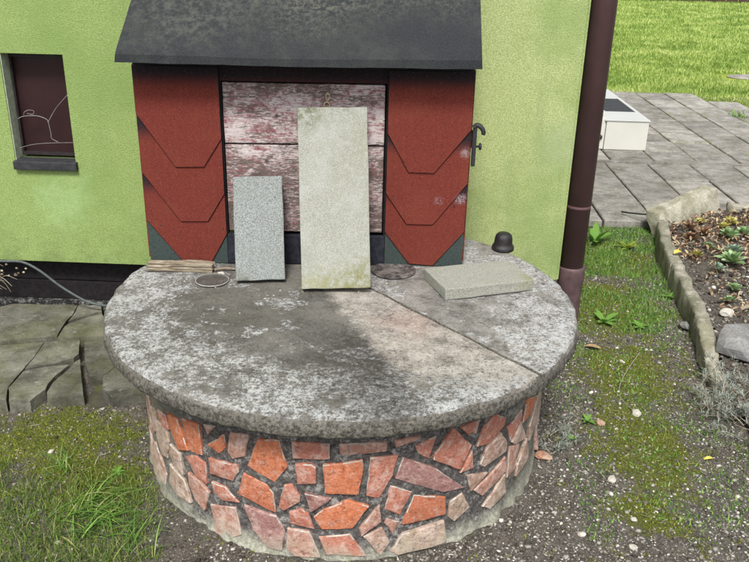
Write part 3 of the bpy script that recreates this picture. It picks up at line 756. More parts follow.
mk('threshold', *bx((.2815, .001, .0), (.8475, .02, .112), bev=.004), M['dark_board'], shed)
mk('door_jamb', *bx((.2815, .004, .1125), (.287, .05, .6515)), M['black_wood'], shed)
mk('door_jamb', *bx((.842, .004, .1125), (.8475, .05, .6515)), M['black_wood'], shed)
mk('inner_board', *bx((.288, .040, .1125), (.8415, .05, .6515)), M['black_wood'], shed)
door = mk('door', *bx((.291, .030, .120), (.838, .038, .640)), M['black_wood'], shed)
def plank(name, u0, u1, w0, w1, mat, s):
    vs, fs = bx((u0, .008, w0), (u1, .029, w1), bev=.003, sub=2, jit=.0012, seed=s)
    return mk(name, vs, fs, mat, door)
plank('plank', .290, .836, .442, .645, M['paint_top'], 1)
plank('plank', .290, .836, .124, .436, M['paint_low'], 4)
# faded hasp near the top of the door
g1 = lathe([(.0065, -.002), (.011, -.002), (.011, .002), (.0065, .002)], 0, 0, 14, cap=False)
def ringat(u, w, s=1, sz=1.):
    Mx = MB @ Matrix.Translation((u, .004, w)) @ Matrix.Rotation(R(90), 4, 'X') @ Matrix.Diagonal((s, sz, 1, 1))
    return [Mx @ Vector(v) for v in g1[0]], g1[1]
hasp = mk('hasp', *join(ringat(.640, .578, 1.1, 1.1), ringat(.643, .606, .7, 1.3), bx((.638, .002, .588), (.645, .007, .600), bev=.001)), M['brass'], door)
# hexagonal-cut shingles, lowest first, each lapping over the one beneath
def shingle(poly, v, top):
    Mx = MB @ Matrix.Translation((0, -v, 0)) @ Matrix.Rotation(R(90), 4, 'X')
    vs, fs = prism(poly, 0, .0046, Mx, bev=.0016)
    o = mk('shingle', vs, fs, M['shingle'], shed, origin=MB @ Vector((sum(p[0] for p in poly)/len(poly), 0, top)))
    o.data.materials.append(M['black_wood'])       # cut bitumen edge
    for f in o.data.polygons:
        if abs(f.normal.y) < .95: f.material_index = 1
    return o
a, b = .001, .2830
shingle([(a, .22), (a, .163), (.120, .006), (.224, .008), (b, .114), (b, .30), (a, .36)], .0005, .345)
shingle([(a, .40), (a, .338), (.122, .161), (.219, .162), (b, .266), (b, .47), (a, .53)], .0063, .540)
shingle([(a, .699), (a, .540), (.12, .359), (.218, .361), (b, .461), (b, .699)], .0121, .715)
a, b = .846, 1.1325
shingle([(a, .30), (a, .131), (.936, .010), (1.025, .003), (b, .135), (b, .33)], .0005, .325)
shingle([(a, .50), (a, .276), (.922, .163), (1.017, .162), (b, .316), (b, .52)], .0063, .508)
shingle([(a, .699), (a, .490), (.922, .354), (1.012, .352), (b, .506), (b, .699)], .0121, .715)
# nail heads
nl = []
for u, w in ((.045, .30), (.262, .285), (.05, .145), (.27, .135), (.872, .255), (1.10, .10), (.872, .12), (1.09, .235)):
    nl.append(lathe([(.0028, 0), (.0028, .002), (.0012, .003)], 0, 0, 8, Mx=MB @ Matrix.Translation((u, -.0042-(.004 if w > .2 else 0), w)) @ Matrix.Rotation(R(90), 4, 'X')))
tag(mk('nail_heads', *join(*nl), M['black_iron'], shed), kind='stuff')
# felt roof: thick sheet, sloping up to the house wall, rounded front edge, a little sag
def roofgeo():
    sl = math.tan(R(41)); NU, NV = 48, 26; th = .030
    top, bot = [], []
    prof = []
    for j in range(NV+1):
        v = -.118 + .655*(j/NV)**1.3
        prof.append(v)
    def uw(i, v):
        f = i/NU; k = (v+.118)/.655
        return (-.022 + .085*k)*(1-f) + (1.139 + .03*k)*f
    V = []; F = []
    for j, v in enumerate(prof):
        for i in range(NU+1):
            u = uw(i, v); w = .722 + (v+.118)*sl - .0035*math.sin(math.pi*i/NU) + .004*noise.noise(Vector((u*3, v*4, 0)))
            dr = max(0, 1-(v+.118)/.03); lift = th*(1-.18*dr**3)
            du = (1 if i == 0 else -1 if i == NU else 0)*.004
            V.append((u+du, v + .006*dr*dr*0, w + lift + .0015*noise.noise(Vector((u*14, v*14, 3)))))
    n = len(V)
    for j, v in enumerate(prof):
        for i in range(NU+1):
            u = uw(i, v); w = .722 + (v+.118)*sl - .0035*math.sin(math.pi*i/NU) + .0015*noise.noise(Vector((u*11, v*4, 0)))
            V.append((u, v + (-.002 if j == 0 else 0), w + .001*noise.noise(Vector((u*30, 0, 7)))*(j == 0)))
    N = NU+1
    for j in range(NV):
        for i in range(NU):
            F.append((j*N+i, j*N+i+1, (j+1)*N+i+1, (j+1)*N+i)); F.append((n+j*N+i, n+(j+1)*N+i, n+(j+1)*N+i+1, n+j*N+i+1))
    for i in range(NU):
        F.append((i, n+i, n+i+1, i+1)); F.append((NV*N+i, NV*N+i+1, n+NV*N+i+1, n+NV*N+i))
    for j in range(NV):
        F.append((j*N, (j+1)*N, n+(j+1)*N, n+j*N)); F.append((j*N+NU, n+j*N+NU, n+(j+1)*N+NU, (j+1)*N+NU))
    return [MB @ Vector(p) for p in V], F
mk('roof', *roofgeo(), M['felt'], shed)
mk('fascia', *bx((.004, -.012, .701), (1.129, .012, .716)), M['soffit'], shed)
# gable wedges that close the sides under the slope
for u in (.003, 1.114):
    Mx = MB @ Matrix.Translation((u, 0, 0)) @ Matrix.Rotation(R(90), 4, 'Z') @ Matrix.Rotation(R(90), 4, 'X')
    vs, fs = prism([(.015, .702), (.50, .702), (.50, 1.22), (.015, .815)], 0, .016, Mx); mk('gable', vs, fs, M['dark_board'], shed)
# turn catch on the right edge
lt = mk('catch', *join(bx((1.139, -.014, .378), (1.152, .004, .522), bev=.003), bx((1.1375, -.010, .44), (1.1395, .03, .50), bev=.0005)), M['black_iron'], shed)
Mx = MB
hk = [MB @ Vector(p) for p in ((1.141, -.006, .512), (1.152, -.010, .521), (1.165, -.014, .514), (1.173, -.016, .500), (1.172, -.016, .490))]
mk('hook', *tube(smoothpts(hk, 4), .0095, 8, .75), M['black_iron'], lt, smooth=True)
kb = lathe([(.004, 0), (.004, .012), (.011, .014), (.013, .018), (.009, .022)], 0, 0, 16, Mx=MB @ Matrix.Translation((1.149, -.006, .447)) @ Matrix.Rotation(R(90), 4, 'Y'))
mk('knob', *kb, M['black_iron'], lt, smooth=True)

# ================================================================== pavers on the cover
def leaning(name, bl, br, tl, tr, th, mat, label, seed):
    bl, br, tl, tr = map(Vector, (bl, br, tl, tr))
    U = (br-bl); w = ((br-bl).length + (tr-tl).length)/2; Vv = ((tl+tr)/2-(bl+br)/2); h = Vv.length
    U.normalize(); Vv.normalize(); U = (U - Vv*U.dot(Vv)).normalized(); N = U.cross(Vv)   # N faces the viewer
    Mx = Matrix((U, Vv, N)).transposed().to_4x4(); Mx.translation = (bl+br)/2
    vs, fs = boxgeo((-w/2, 0, -th), (w/2, h, 0), .0035, 2, Mx, sub=6, jit=.0019, seed=seed)
    zmin = min(v.z for v in vs)
    vs = [v + Vector((0, 0, ST+.0025-zmin)) for v in vs]
    return tag(mk(name, vs, fs, mat, origin=tuple(Vector(((bl+br)/2)[:2]+(ST,)))), label, 'paving slab', 'loose concrete pavers on the well cover')
leaning('concrete_paver', (-.562, 2.486, .52), (-.397, 2.515, .52), (-.585, 2.622, .845), (-.421, 2.640, .851), .042, M['paver_grey'],
        'short speckled grey concrete paver leaning upright against the left of the door', 2)
leaning('concrete_paver', (-.331, 2.440, .52), (-.102, 2.460, .52), (-.365, 2.645, 1.080), (-.134, 2.660, 1.085), .045, M['paver_beige'],
        'tall pale concrete paver with mossy foot leaning upright against the middle of the door', 5)
fa = math.atan2(2.72-2.603, .381-.077)
Mx = Matrix.Translation((.2635, 2.572, ST+.002)) @ Matrix.Rotation(fa, 4, 'Z')
vs, fs = boxgeo((-.163, -.098, 0), (.163, .098, .040), .004, 2, Mx, sub=6, jit=.0022, seed=9)
tag(mk('concrete_paver', vs, fs, M['paver_flat'], origin=(.2635, 2.572, ST)), 'beige concrete paver lying flat on the right side of the well cover', 'paving slab', 'loose concrete pavers on the well cover')

# black bell-shaped cap
prof = [(.0005, .070), (.014, .0695), (.024, .066), (.031, .059), (.034, .050), (.0352, .040), (.0362, .028), (.0375, .021), (.042, .017), (.0445, .011), (.0445, .004), (.043, 0)][::-1]
tag(mk('bell_cap', *lathe([(r*.98, z+ST+.001) for r, z in prof], .387, 2.935, 40, .03), M['cap_black'], origin=(.387, 2.935, ST), smooth=True),
    'small black bell-shaped cap at the rear right rim of the well cover', 'cap')
# clear lid and brown disc
lid = mk('glass_lid', *lathe([(.052, ST+.002), (.056, ST+.004), (.057, ST+.007), (.0545, ST+.0085), (.050, ST+.007), (.02, ST+.009), (.001, ST+.0095)], -.650, 2.512, 48), M['lid_glass'], origin=(-.650, 2.512, ST), smooth=True)
mk('rim', *lathe([(.0545, ST+.004), (.0575, ST+.006), (.057, ST+.0095), (.0545, ST+.0085)], -.650, 2.512, 48, cap=False), M['thread'], lid, smooth=True)
tag(lid, 'round clear glass lid lying on the cover below the rotten wood piece', 'lid')
tag(mk('round_plate', *lathe([(.076, ST+.001), (.080, ST+.003), (.080, ST+.0065), (.076, ST+.008), (.055, ST+.008), (.05, ST+.006), (.001, ST+.006)], -.030, 2.668, 48, .02), M['disc_brown'], origin=(-.030, 2.655, ST), smooth=True),
    'flat brown round plate between the tall paver and the flat paver', 'plate')
# rotten wood offcut
def woodgeo():
    bm = bmesh.new(); bmesh.ops.create_cube(bm, size=1)
    bmesh.ops.subdivide_edges(bm, edges=bm.edges[:], cuts=9, use_grid_fill=True)
    for v in bm.verts:
        p = v.co.copy(); q = Vector((p.x*2.2, p.y*9, p.z*9))
        v.co = Vector((p.x*.226, p.y*.04, (p.z+.5)*.030))
        v.co.y += .006*noise.noise(q) ; v.co.z += (.005*noise.noise(q*1.5+Vector((3, 0, 0))) - .006*abs(p.x-.1)) * (p.z+.5)
        if abs(p.x) > .49: v.co.x += .014*noise.noise(Vector((p.y*6, p.z*9, p.x*4)))
    bmesh.ops.transform(bm, matrix=Matrix.Translation((-.782, 2.602, ST+.004)) @ Matrix.Rotation(R(2.5), 4, 'Z'), verts=bm.verts[:])
    return bmout(bm)
tag(mk('wood_offcut', *woodgeo(), M['rotten'], origin=(-.782, 2.60, ST)), 'weathered rotten wood offcut at the foot of the left red shingles', 'wood')
# splinter and chips beside it
tag(mk('wood_splinter', *tube([(-.662, 2.60, ST+.009), (-.63, 2.612, ST+.012), (-.585, 2.617, ST+.009)], .0055, 6, .6), M['rotten'], origin=(-.63, 2.61, ST)), 'thin wood splinter between the rotten offcut and the short grey paver', 'splinter')
tag(mk('lime_chip', *rockgeo((-.632, 2.575, ST+.007), (.013, .009, .006), 3.1, 2), M['stone_white'], origin=(-.632, 2.575, ST)), 'white chip lying just behind the glass lid', 'chip')
cr = []
rr = random.Random(11)
for i in range(85):
    t = rr.uniform(0, 6.28); r_ = SR*.95*math.sqrt(rr.random()); x, y = CX+r_*math.cos(t), CY+r_*math.sin(t)
    if i > 60: x, y = rr.uniform(-.9, .1), rr.uniform(2.38, 2.62)
    if math.hypot(x-CX, y-CY) > .74: continue
    if (x > .05 and 2.40 < y < 2.76 and x < .5): continue
    s = rr.uniform(.0012, .0034); cr.append(rockgeo((x, y, ST+s*.6), (s*1.3, s, s*.8), i*1.7, 1))
tag(mk('cover_grit', *join(*cr), M['stone_white']), 'white mortar crumbs scattered over the well cover', 'grit', kind='stuff')

# ================================================================== broken paving on the left
px2 = lambda pts: pts
path = mk('path_bed', *boxgeo((-3.4, 2.50, -.04), (-.62, 3.259, .006)), M['joint_sand']); path['kind'] = 'structure'
LP = [
    ([(-1.689, 2.858), (-1.432, 2.943), (-1.45, 3.058), (-1.449, 3.161), (-1.466, 3.255), (-1.762, 3.242), (-1.843, 3.165)], 0.062, 0, 0.0),
    ([(-1.444, 3.157), (-1.442, 3.085), (-1.333, 3.194), (-1.359, 3.255), (-1.463, 3.255)], 0.064, 0, 0),
    ([(-1.445, 3.044), (-1.43, 2.937), (-1.199, 2.967), (-1.33, 3.185), (-1.44, 3.074)], 0.058, 0.02, 0),
    ([(-1.482, 2.444), (-1.412, 2.442), (-1.449, 2.531), (-1.451, 2.669), (-1.455, 2.783), (-1.47, 2.898), (-1.682, 2.844)], 0.055, 0, 0),
    ([(-1.45, 2.78), (-1.446, 2.67), (-1.353, 2.715), (-1.294, 2.77), (-1.287, 2.807), (-1.328, 2.924), (-1.466, 2.899)], 0.058, 0, 0.0),
    ([(-1.444, 2.526), (-1.4, 2.439), (-1.324, 2.442), (-1.304, 2.527), (-1.312, 2.598), (-1.29, 2.717), (-1.349, 2.707), (-1.444, 2.658)], 0.056, 0, 0),
    ([(-1.306, 2.595), (-1.298, 2.523), (-1.279, 2.479), (-1.152, 2.504), (-1.273, 2.781), (-1.285, 2.762), (-1.284, 2.714)], 0.048, 0.03, 0.0),
    ([(-1.244, 2.756), (-1.186, 2.644), (-1.125, 2.671), (-1.108, 2.768), (-1.222, 2.955), (-1.31, 2.922)], 0.05, 0, 0),
    ([(-1.106, 2.563), (-1.042, 2.495), (-0.932, 2.534), (-1.003, 2.656), (-1.132, 2.739), (-1.131, 2.642)], 0.05, 0.04, 0),
]
MAT[path.name] = Matrix.Identity(4)
for i, (poly, top, tx, ty) in enumerate(LP):
    n = len(poly); cx = sum(p[0] for p in poly)/n; cy = sum(p[1] for p in poly)/n
    q = []; rr = random.Random(i)
    for k in range(n):
        A, B = Vector(poly[k]), Vector(poly[(k+1) % n]); m = max(1, int((B-A).length/.03))
        for s in range(m):
            p = A+(B-A)*s/m; d = Vector((cx, cy))-p; p += d.normalized()*(.0005+rr.uniform(0, .0022)*(s > 0)); q.append((p.x, p.y))
    vs, fs = prism(q, -.0, top, bev=.0025, seg=2, jit=.0015, seed=i)
    vs = [Vector((v.x, v.y, v.z + ((v.x-cx)*tx + (v.y-cy)*ty if v.z > .01 else 0))) for v in vs]
    mk('broken_slab', vs, fs, M['mossy_stone'], path)

# cable down the wall onto the paving, dead plant beside it
tag(mk('cable', *tube(smoothpts([(-2.2, 3.19, .30), (-1.9, 3.185, .298), (-1.753, 3.18, .294), (-1.655, 3.18, .293), (-1.581, 3.18, .254), (-1.501, 3.18, .186), (-1.419, 3.18, .131), (-1.368, 3.18, .109), (-1.318, 3.18, .100), (-1.22, 3.17, .095), (-1.1, 3.16, .09), (-.95, 3.16, .075)], 5), .0055, 8), M['cable'], origin=(-1.5, 3.18, .1), smooth=True),
    'grey cable running down over the black plinth to the broken paving', 'cable')
tw = []
rr = random.Random(5)
for i in range(16):
    x, z = -1.80 + rr.uniform(-.06, .03), .17 + rr.uniform(0, .03); L = rr.uniform(.06, .17); an = rr.uniform(-.2, 1.2)
    tw.append(tube(smoothpts([(x, 3.20, z), (x+L*.5*math.cos(an), 3.17+rr.uniform(-.03, .02), z+L*.5*math.sin(an)+.02), (x+L*math.cos(an), 3.15+rr.uniform(-.03, .03), z+L*math.sin(an)*.6)], 3), .0018, 4, .4))
for i in range(14):
    tw.append(rockgeo((-1.80+rr.uniform(0, .16), 3.16+rr.uniform(-.02, .02), .22+rr.uniform(0, .07)), (.006, .004, .005), i, 1))
tw.append(tube([(-1.82, 3.2, .05), (-1.80, 3.19, .2)], .003, 5))
tag(mk('dead_plant', *join(*tw), M['twigs'], origin=(-1.8, 3.2, .05)), 'dead twiggy plant against the black plinth at the far left', 'plant')

# ================================================================== patio
patio = mk('patio_bed', *boxgeo((WX+.01, 4.83, -.05), (7.0, 9.8, .012)), M['joint_sand']); patio['kind'] = 'structure'
MAT[patio.name] = Matrix.Identity(4)
rr = random.Random(21)
rows = [4.80, 5.27, 5.81, 6.34, 6.74, 7.10, 7.45, 7.80, 8.14, 8.48, 8.88, 9.3, 9.8]
slabdata = []
for k in range(6):
    w, d = .327, 1.
    vs, fs = boxgeo((-.5, -.5, 0), (.5, .5, .05), .0, 1, None)
for j in range(len(rows)-1):
    y0, y1 = rows[j], rows[j+1]; off, pw = (.909, .3325) if j < 3 else (.955, .345)
    x = off - pw
    while x < 6.9:
        x0, x1 = max(x, WX+.015), x+pw; x += pw
        if x1 < WX+.05: continue
        cx, cy = (x0+x1)/2, (y0+y1)/2
        if cy + .917*cx > 12.5: continue
        if .6*(y0) > 0 and x0 > 1.55 and y1 < 5.0 and x0 > 2.6: pass
        g = .0065; t = .05 + rr.uniform(-.003, .003)
        vs, fs = boxgeo((x0+g, y0+g*.8, .0), (x1-g, y1-g*.8, t), .006, 1)
        a_, b_ = rr.uniform(-.012, .012), rr.uniform(-.008, .008)
        vs = [Vector((v.x+(.0015*noise.noise(v*9)), v.y, v.z+((v.x-cx)*a_+(v.y-cy)*b_ if v.z > .03 else 0))) for v in vs]
        mk('paving_slab', vs, fs, M['patio_stone'], patio)
ledge = mk('ledge_strip', *boxgeo((WX+.02, 6.30, .03), (6.9, 6.345, .062), .004), M['patio_stone'], patio)

# white light-well box with grille
WB = empty('window_well_box', (1.5, 7.4, .05), 0, 'white low box with a black top grille standing on the patio behind the downpipe', 'vent box')
bt = .305
z_ = .052
mk('body', *join(boxgeo((1.655, 6.73, z_), (2.005, 8.30, bt-.012), .006), ), M['plastic_white'], WB)
mk('side_cover', *boxgeo((1.30, 6.74, z_), (1.652, 8.30, bt+.002), .006), M['plastic_white'], WB)
mk('lid', *join(boxgeo((1.640, 6.722, bt-.0115), (2.012, 7.10, bt), .003), boxgeo((1.640, 7.78, bt-.0115), (2.012, 8.31, bt), .003), boxgeo((1.98, 7.1005, bt-.0115), (2.012, 7.7795, bt), .002), boxgeo((1.640, 7.1005, bt-.0115), (1.72, 7.7795, bt), .002)), M['plastic_grey'], WB)
gr = mk('grille', *boxgeo((1.7205, 7.101, bt-.0118), (1.9795, 7.779, bt-.009)), M['black_iron'], WB)
for i in range(14):
    y = 7.115 + i*.0485
    mk('slat', *boxgeo((1.722, y, bt-.0088), (1.978, y+.020, bt-.002), .001), M['grille'], gr)
mk('side_rail', *boxgeo((1.640, 6.9, bt+.003), (1.668, 8.28, bt+.018), .004), M['plastic_white'], WB)
mk('knob', *lathe([(.020, 0), (.022, .012), (.014, .022)], 0, 0, 16, Mx=Matrix.Translation((1.612, 6.74, .155)) @ Matrix.Rotation(R(90), 4, 'X')), M['cap_black'], WB, smooth=True)

# ================================================================== raised bed on the right
bed = empty('raised_bed', (1.6, 4.0, 0), 0, 'raised planting bed with curved rough concrete kerb filled with soil at the right', 'garden bed')
KP = [(1.545, 4.62), (1.47, 4.30), (1.42, 3.93), (1.375, 3.56), (1.325, 3.18), (1.265, 2.86), (1.235, 2.60)]
def kerb(pts, w, h0, h1, seed):
    P = smoothpts([(x, y, 0) for x, y in pts], 22); V, F = [], []; n = len(P)
    prof = [(-.5, -.04), (-.5, .3), (-.5, .6), (-.49, .88), (-.43, .98), (-.2, 1), (0, 1), (.2, 1), (.43, .98), (.49, .88), (.5, .6), (.5, .3), (.5, -.04)]
    for j, p in enumerate(P):
        t = (P[min(j+1, n-1)]-P[max(j-1, 0)]).normalized(); s = Vector((t.y, -t.x, 0)); h = h0+(h1-h0)*j/(n-1)
        for a_, b_ in prof:
            q = p + s*a_*w + Vector((0, 0, b_*h)); d = noise.noise_vector(q*9+Vector((seed, 0, 0)))*.011 + noise.noise_vector(q*32)*.006 + noise.noise_vector(q*80)*.002
            V.append(q + d)
    m = len(prof)
    for j in range(n-1):
        for i in range(m-1): F.append((j*m+i, (j+1)*m+i, (j+1)*m+i+1, j*m+i+1))
    F.append(tuple(range(m))); F.append(tuple((n-1)*m+i for i in range(m))[::-1])
    return V, F
mk('kerb_piece', *kerb(KP[:3], .062, .125, .12, 1), M['kerb_stone'], bed, smooth=True)
mk('kerb_piece', *kerb([(1.418, 3.918), (1.375, 3.56), (1.331, 3.22)], .058, .115, .12, 5), M['kerb_stone'], bed, smooth=True)
mk('kerb_piece', *kerb([(1.328, 3.205), (1.285, 2.98), (1.265, 2.82)], .062, .11, .05, 9), M['kerb_stone'], bed, smooth=True)
# tilted rear block and the run beyond it
Mx = Matrix.Translation((1.80, 4.86, -.01)) @ Matrix.Rotation(R(41), 4, 'Z')
vs, fs = boxgeo((-.34, -.045, 0), (.30, .045, .165), .012, 2, None, sub=4, jit=.008, seed=3)
vs = [Mx @ Vector((v.x, v.y + v.z*.5, v.z + (v.x+.3)*.09*(v.z > .05))) for v in vs]
mk('kerb_block', vs, fs, M['kerb_stone'], bed, smooth=True)
mk('kerb_piece', *kerb([(2.08, 5.02), (2.5, 5.06), (3.0, 5.08), (3.6, 5.08)], .07, .12, .12, 12), M['kerb_stone'], bed, smooth=True)
# bed soil
def inbed(x, y):
    if y > 5.02 or y < 2.45: return False
    yy_ = [p[1] for p in KP][::-1]; xx_ = [p[0] for p in KP][::-1]
    k = np.interp(y, yy_, xx_)
    if y > 4.62: k = 1.545 + (y-4.62)*1.15
    return x > k + .02
def bedz(x, y): return .075 + .02*nz(x, y, 2.5, 3) + .012*nz(x, y, 11, 3) - max(0, 3.0-y)*.12
vs, fs, id_ = [], [], {}
gxs = np.arange(1.2, 3.8, .025); gys = np.arange(2.45, 5.06, .025)
for j, y in enumerate(gys):
    for i, x in enumerate(gxs):
        if inbed(x, y): id_[(i, j)] = len(vs); vs.append((x, y, bedz(x, y)+.006*nz(x, y, 40)))
for (i, j) in list(id_):
    q = [(i, j), (i+1, j), (i+1, j+1), (i, j+1)]
    if all(k in id_ for k in q): fs.append([id_[k] for k in q])
mk('bed_soil', vs, fs, M['ground'], bed, smooth=True)

# rocks in the bed
tag(mk('grey_rock', *rockgeo((1.435, 3.02, .12), (.145, .10, .075), 2.2, 2, R(12), .35, .5), M['rock'], origin=(1.42, 3.02, .1)), 'large flat grey rock resting on the kerb of the raised bed', 'rock')
tag(mk('pale_rock', *rockgeo((1.475, 3.36, .10), (.035, .028, .018), 5.2, 2, 0, .4), M['stone_white'], origin=(1.475, 3.36, .09)), 'cream coloured stone in the bed just above the large grey rock', 'stone')
tag(mk('blue_chip', *rockgeo((1.30, 3.36, .03), (.018, .03, .016), 7.2, 2, R(20), .4), M['rock'], origin=(1.30, 3.36, .02)), 'bluish grey chip outside the kerb at its foot', 'stone')
tag(mk('terracotta_shard', *rockgeo((.504, 2.31, .012), (.030, .022, .008), 9.1, 2, R(-25), .45, .7), M['terra_orange'], origin=(.504, 2.31, 0)), 'orange terracotta shard on the soil at the right foot of the well', 'shard')

# ================================================================== scatter
def blocked(x, y):
    if math.hypot(x-CX-BXO, y-CY) < .684: return True
    if y > 3.2 and x < WX: return True
    if y > 4.80 and x > WX: return True
    if inbed(x, y): return True
    if x > 1.2 and y > 2.6 and x > np.interp(y, [p[1] for p in KP][::-1], [p[0] for p in KP][::-1])-.035: return True
    if x < -.9 and y > 2.50: return True
    if x < -.6 and y > 2.56: return True
    return False
ICO = bmesh.new(); bmesh.ops.create_icosphere(ICO, subdivisions=1, radius=1)
IV = np.array([v.co[:] for v in ICO.verts]); IF = np.array([[v.index for v in f.verts] for f in ICO.faces]); ICO.free()
OV = np.array([(1, 0, 0), (-.9, .2, 0), (0, 1, .1), (.1, -1, 0), (0, 0, 1), (0, .1, -.8)]); OF = np.array([(0, 2, 4), (2, 1, 4), (1, 3, 4), (3, 0, 4), (2, 0, 5), (1, 2, 5), (3, 1, 5), (0, 3, 5)])
def stones(name, P, S, BV, BF, mat, flat=.6):
    n = len(P); k = len(BV)
    V = BV[None]*(1+rng.uniform(-.28, .28, (n, k, 1)))
    sc = S[:, None]*np.stack([rng.uniform(.8, 1.5, n), rng.uniform(.7, 1.1, n), rng.uniform(flat*.7, flat*1.2, n)], 1)
    V = V*sc[:, None, :]
    a = rng.uniform(0, 2*np.pi, n); c, s = np.cos(a)[:, None], np.sin(a)[:, None]
    b = rng.uniform(-.5, .5, n); cb, sb = np.cos(b)[:, None], np.sin(b)[:, None]
    x, y, z = V[..., 0], V[..., 1], V[..., 2]; y, z = y*cb-z*sb, y*sb+z*cb; x, y = x*c-y*s, x*s+y*c
    V = np.stack([x, y, z], -1) + P[:, None, :]
    F = BF[None] + (np.arange(n)*k)[:, None, None]
    o = fast(name, V.reshape(-1, 3), F.reshape(-1, 3), mat); o['kind'] = 'stuff'; return o
def pick(n, box, dens):
    out = []
    while len(out) < n:
        x, y = random.uniform(*box[0]), random.uniform(*box[1])
        if blocked(x, y): continue
        if random.random() < dens(x, y): out.append((x, y))
    return out
def z3(pts, up=0): return np.array([(x, y, gz(x, y)+up) for x, y in pts])
dens = lambda x, y: max(.30, 1-.9*mossf(x, y)) * (1.0 if x > -.5 else .22 if y < 2.15 else .5)
near = ((-1.7, 1.7), (1.35, 4.8))
p1 = pick(34000, near, dens); S = np.clip(rng.lognormal(-5.98, .46, len(p1)), .0012, .010)
tag(stones('gravel', z3(p1)+np.stack([0*S, 0*S, S*.25], 1), S, IV, IF, M['gravel_mix']), 'fine grey and white gravel bedded in the soil around the well', 'gravel')
p2 = pick(26000, ((-1.7, 1.7), (1.35, 4.8)), lambda x, y: max(.25, 1-.6*mossf(x, y))); S = np.clip(rng.lognormal(-5.9, .5, len(p2)), .001, .010)
tag(stones('soil_crumbs', z3(p2)+np.stack([0*S, 0*S, S*.2], 1), S, OV, OF, M['crumb']), 'dark crumbly soil around the well', 'soil')
# grit in the raised bed
pb = []
while len(pb) < 9000:
    x, y = random.uniform(1.25, 2.9), random.uniform(2.5, 5.0)
    if inbed(x, y): pb.append((x, y))
S = np.clip(rng.lognormal(-5.3, .5, len(pb)), .0018, .014)
tag(stones('bed_grit', np.array([(x, y, bedz(x, y)+s*.3) for (x, y), s in zip(pb, S)]), S, OV, OF, M['crumb']), 'dark soil lumps in the raised bed', 'soil')
pb2 = [p for p in pb[:5200] if p[1] < 4.0 or random.random() < .45]; S = np.clip(rng.lognormal(-5.4, .5, len(pb2)), .0018, .014)
tag(stones('bed_gravel', np.array([(x+.01, y+.01, bedz(x, y)+s*.4) for (x, y), s in zip(pb2, S)]), S, IV, IF, M['gravel_mix']), 'pale gravel in the raised bed', 'gravel')
# moss and crumbs on joints of the left paving: moss cushions as tiny blades
def blades(name, pts, hgt, wid, mat, lean=.5, seg=1, up=None, curl=.6):
    n = len(pts); P = np.array(pts)
    H = np.asarray(hgt)*rng.uniform(.5, 1.3, n); Wd = np.asarray(wid)*rng.uniform(.6, 1.3, n)
    a = rng.uniform(0, 2*np.pi, n); l = np.abs(rng.normal(0, lean, n)); b = rng.uniform(0, 2*np.pi, n)
    D = np.stack([np.cos(a), np.sin(a), 0*a], 1); Sd = np.stack([np.cos(b), np.sin(b), 0*b], 1)
    rows = []
    for j in range(seg+1):
        t = j/seg; ang = np.minimum(l*(1 + curl*t), 2.2)
        c = P + (D*np.sin(ang)[:, None] + np.array([0, 0, 1])*np.cos(ang)[:, None])*(H*t)[:, None]
        w = Wd*(1-t)**.7*.5
        if j < seg: rows += [c - Sd*w[:, None], c + Sd*w[:, None]]
        else: rows += [c]
    V = np.stack(rows, 1); k = V.shape[1]
    F = []
    for j in range(seg-1):
        q = [2*j, 2*j+1, 2*j+3, 2*j+2]; F += [(q[0], q[1], q[2]), (q[0], q[2], q[3])]
    F.append((2*seg-2, 2*seg-1, 2*seg))
    F = np.array(F)[None] + (np.arange(n)*k)[:, None, None]
    o = fast(name, V.reshape(-1, 3), F.reshape(-1, 3), mat, smooth=False); o['kind'] = 'stuff'; return o
pm = pick(80000, ((-1.65, 1.6), (1.4, 4.75)), lambda x, y: 1. if mossf(x, y)+1.1*nz(x, y, 15, 7)+.7*nz(x, y, 50) > .58 else .006)
tag(blades('moss', z3(pm), .0075, .0032, M['moss'], .7), 'yellow green moss cushions growing on the soil', 'moss')
# short grass in the front left corner and near the downpipe
def gf(x, y):
    v = 0
    if x < -.55: v = max(0, 1.25 - max(0, (y-1.95)/.2)) * max(0, min(1, (-.62-x)/.22))
    return v + .5*nz(x, y, 8) - .12
pg = pick(26000, ((-1.7, -.5), (1.35, 2.35)), lambda x, y: gf(x, y) if gf(x, y) > .12 else .004)
tag(blades('grass', z3(pg), .034, .0024, M['grass'], .85, 3), 'short mixed grass in the front left corner', 'grass')
pg = pick(4200, ((-1.7, -.6), (1.35, 2.5)), lambda x, y: max(.02, gf(x, y-.25)))
tag(blades('sparse_grass', z3(pg), .022, .0018, M['grass'], .8, 2), 'sparse short grass among the moss on the left', 'grass')
pg = pick(15000, ((.68, 1.55), (3.3, 4.8)), lambda x, y: min(1, max(0, .72+1.2*nz(x, y, 5, 2)-.7*patch(x, y, .9, 3.75, .3, .3) - max(0, 3.9-y)*.7)))
tag(blades('low_green', z3(pg), .030, .0042, M['weed'], .9, 2), 'low bright ground cover by the downpipe below the patio edge', 'ground cover')
pg = pick(5200, ((.58, 1.32), (1.9, 3.6)), lambda x, y: .3+nz(x, y, 6, 2))
tag(blades('seedlings', z3(pg), .017, .0050, M['weed'], .9, 2), 'scattered green seedlings on the mossy soil right of the well', 'seedlings')
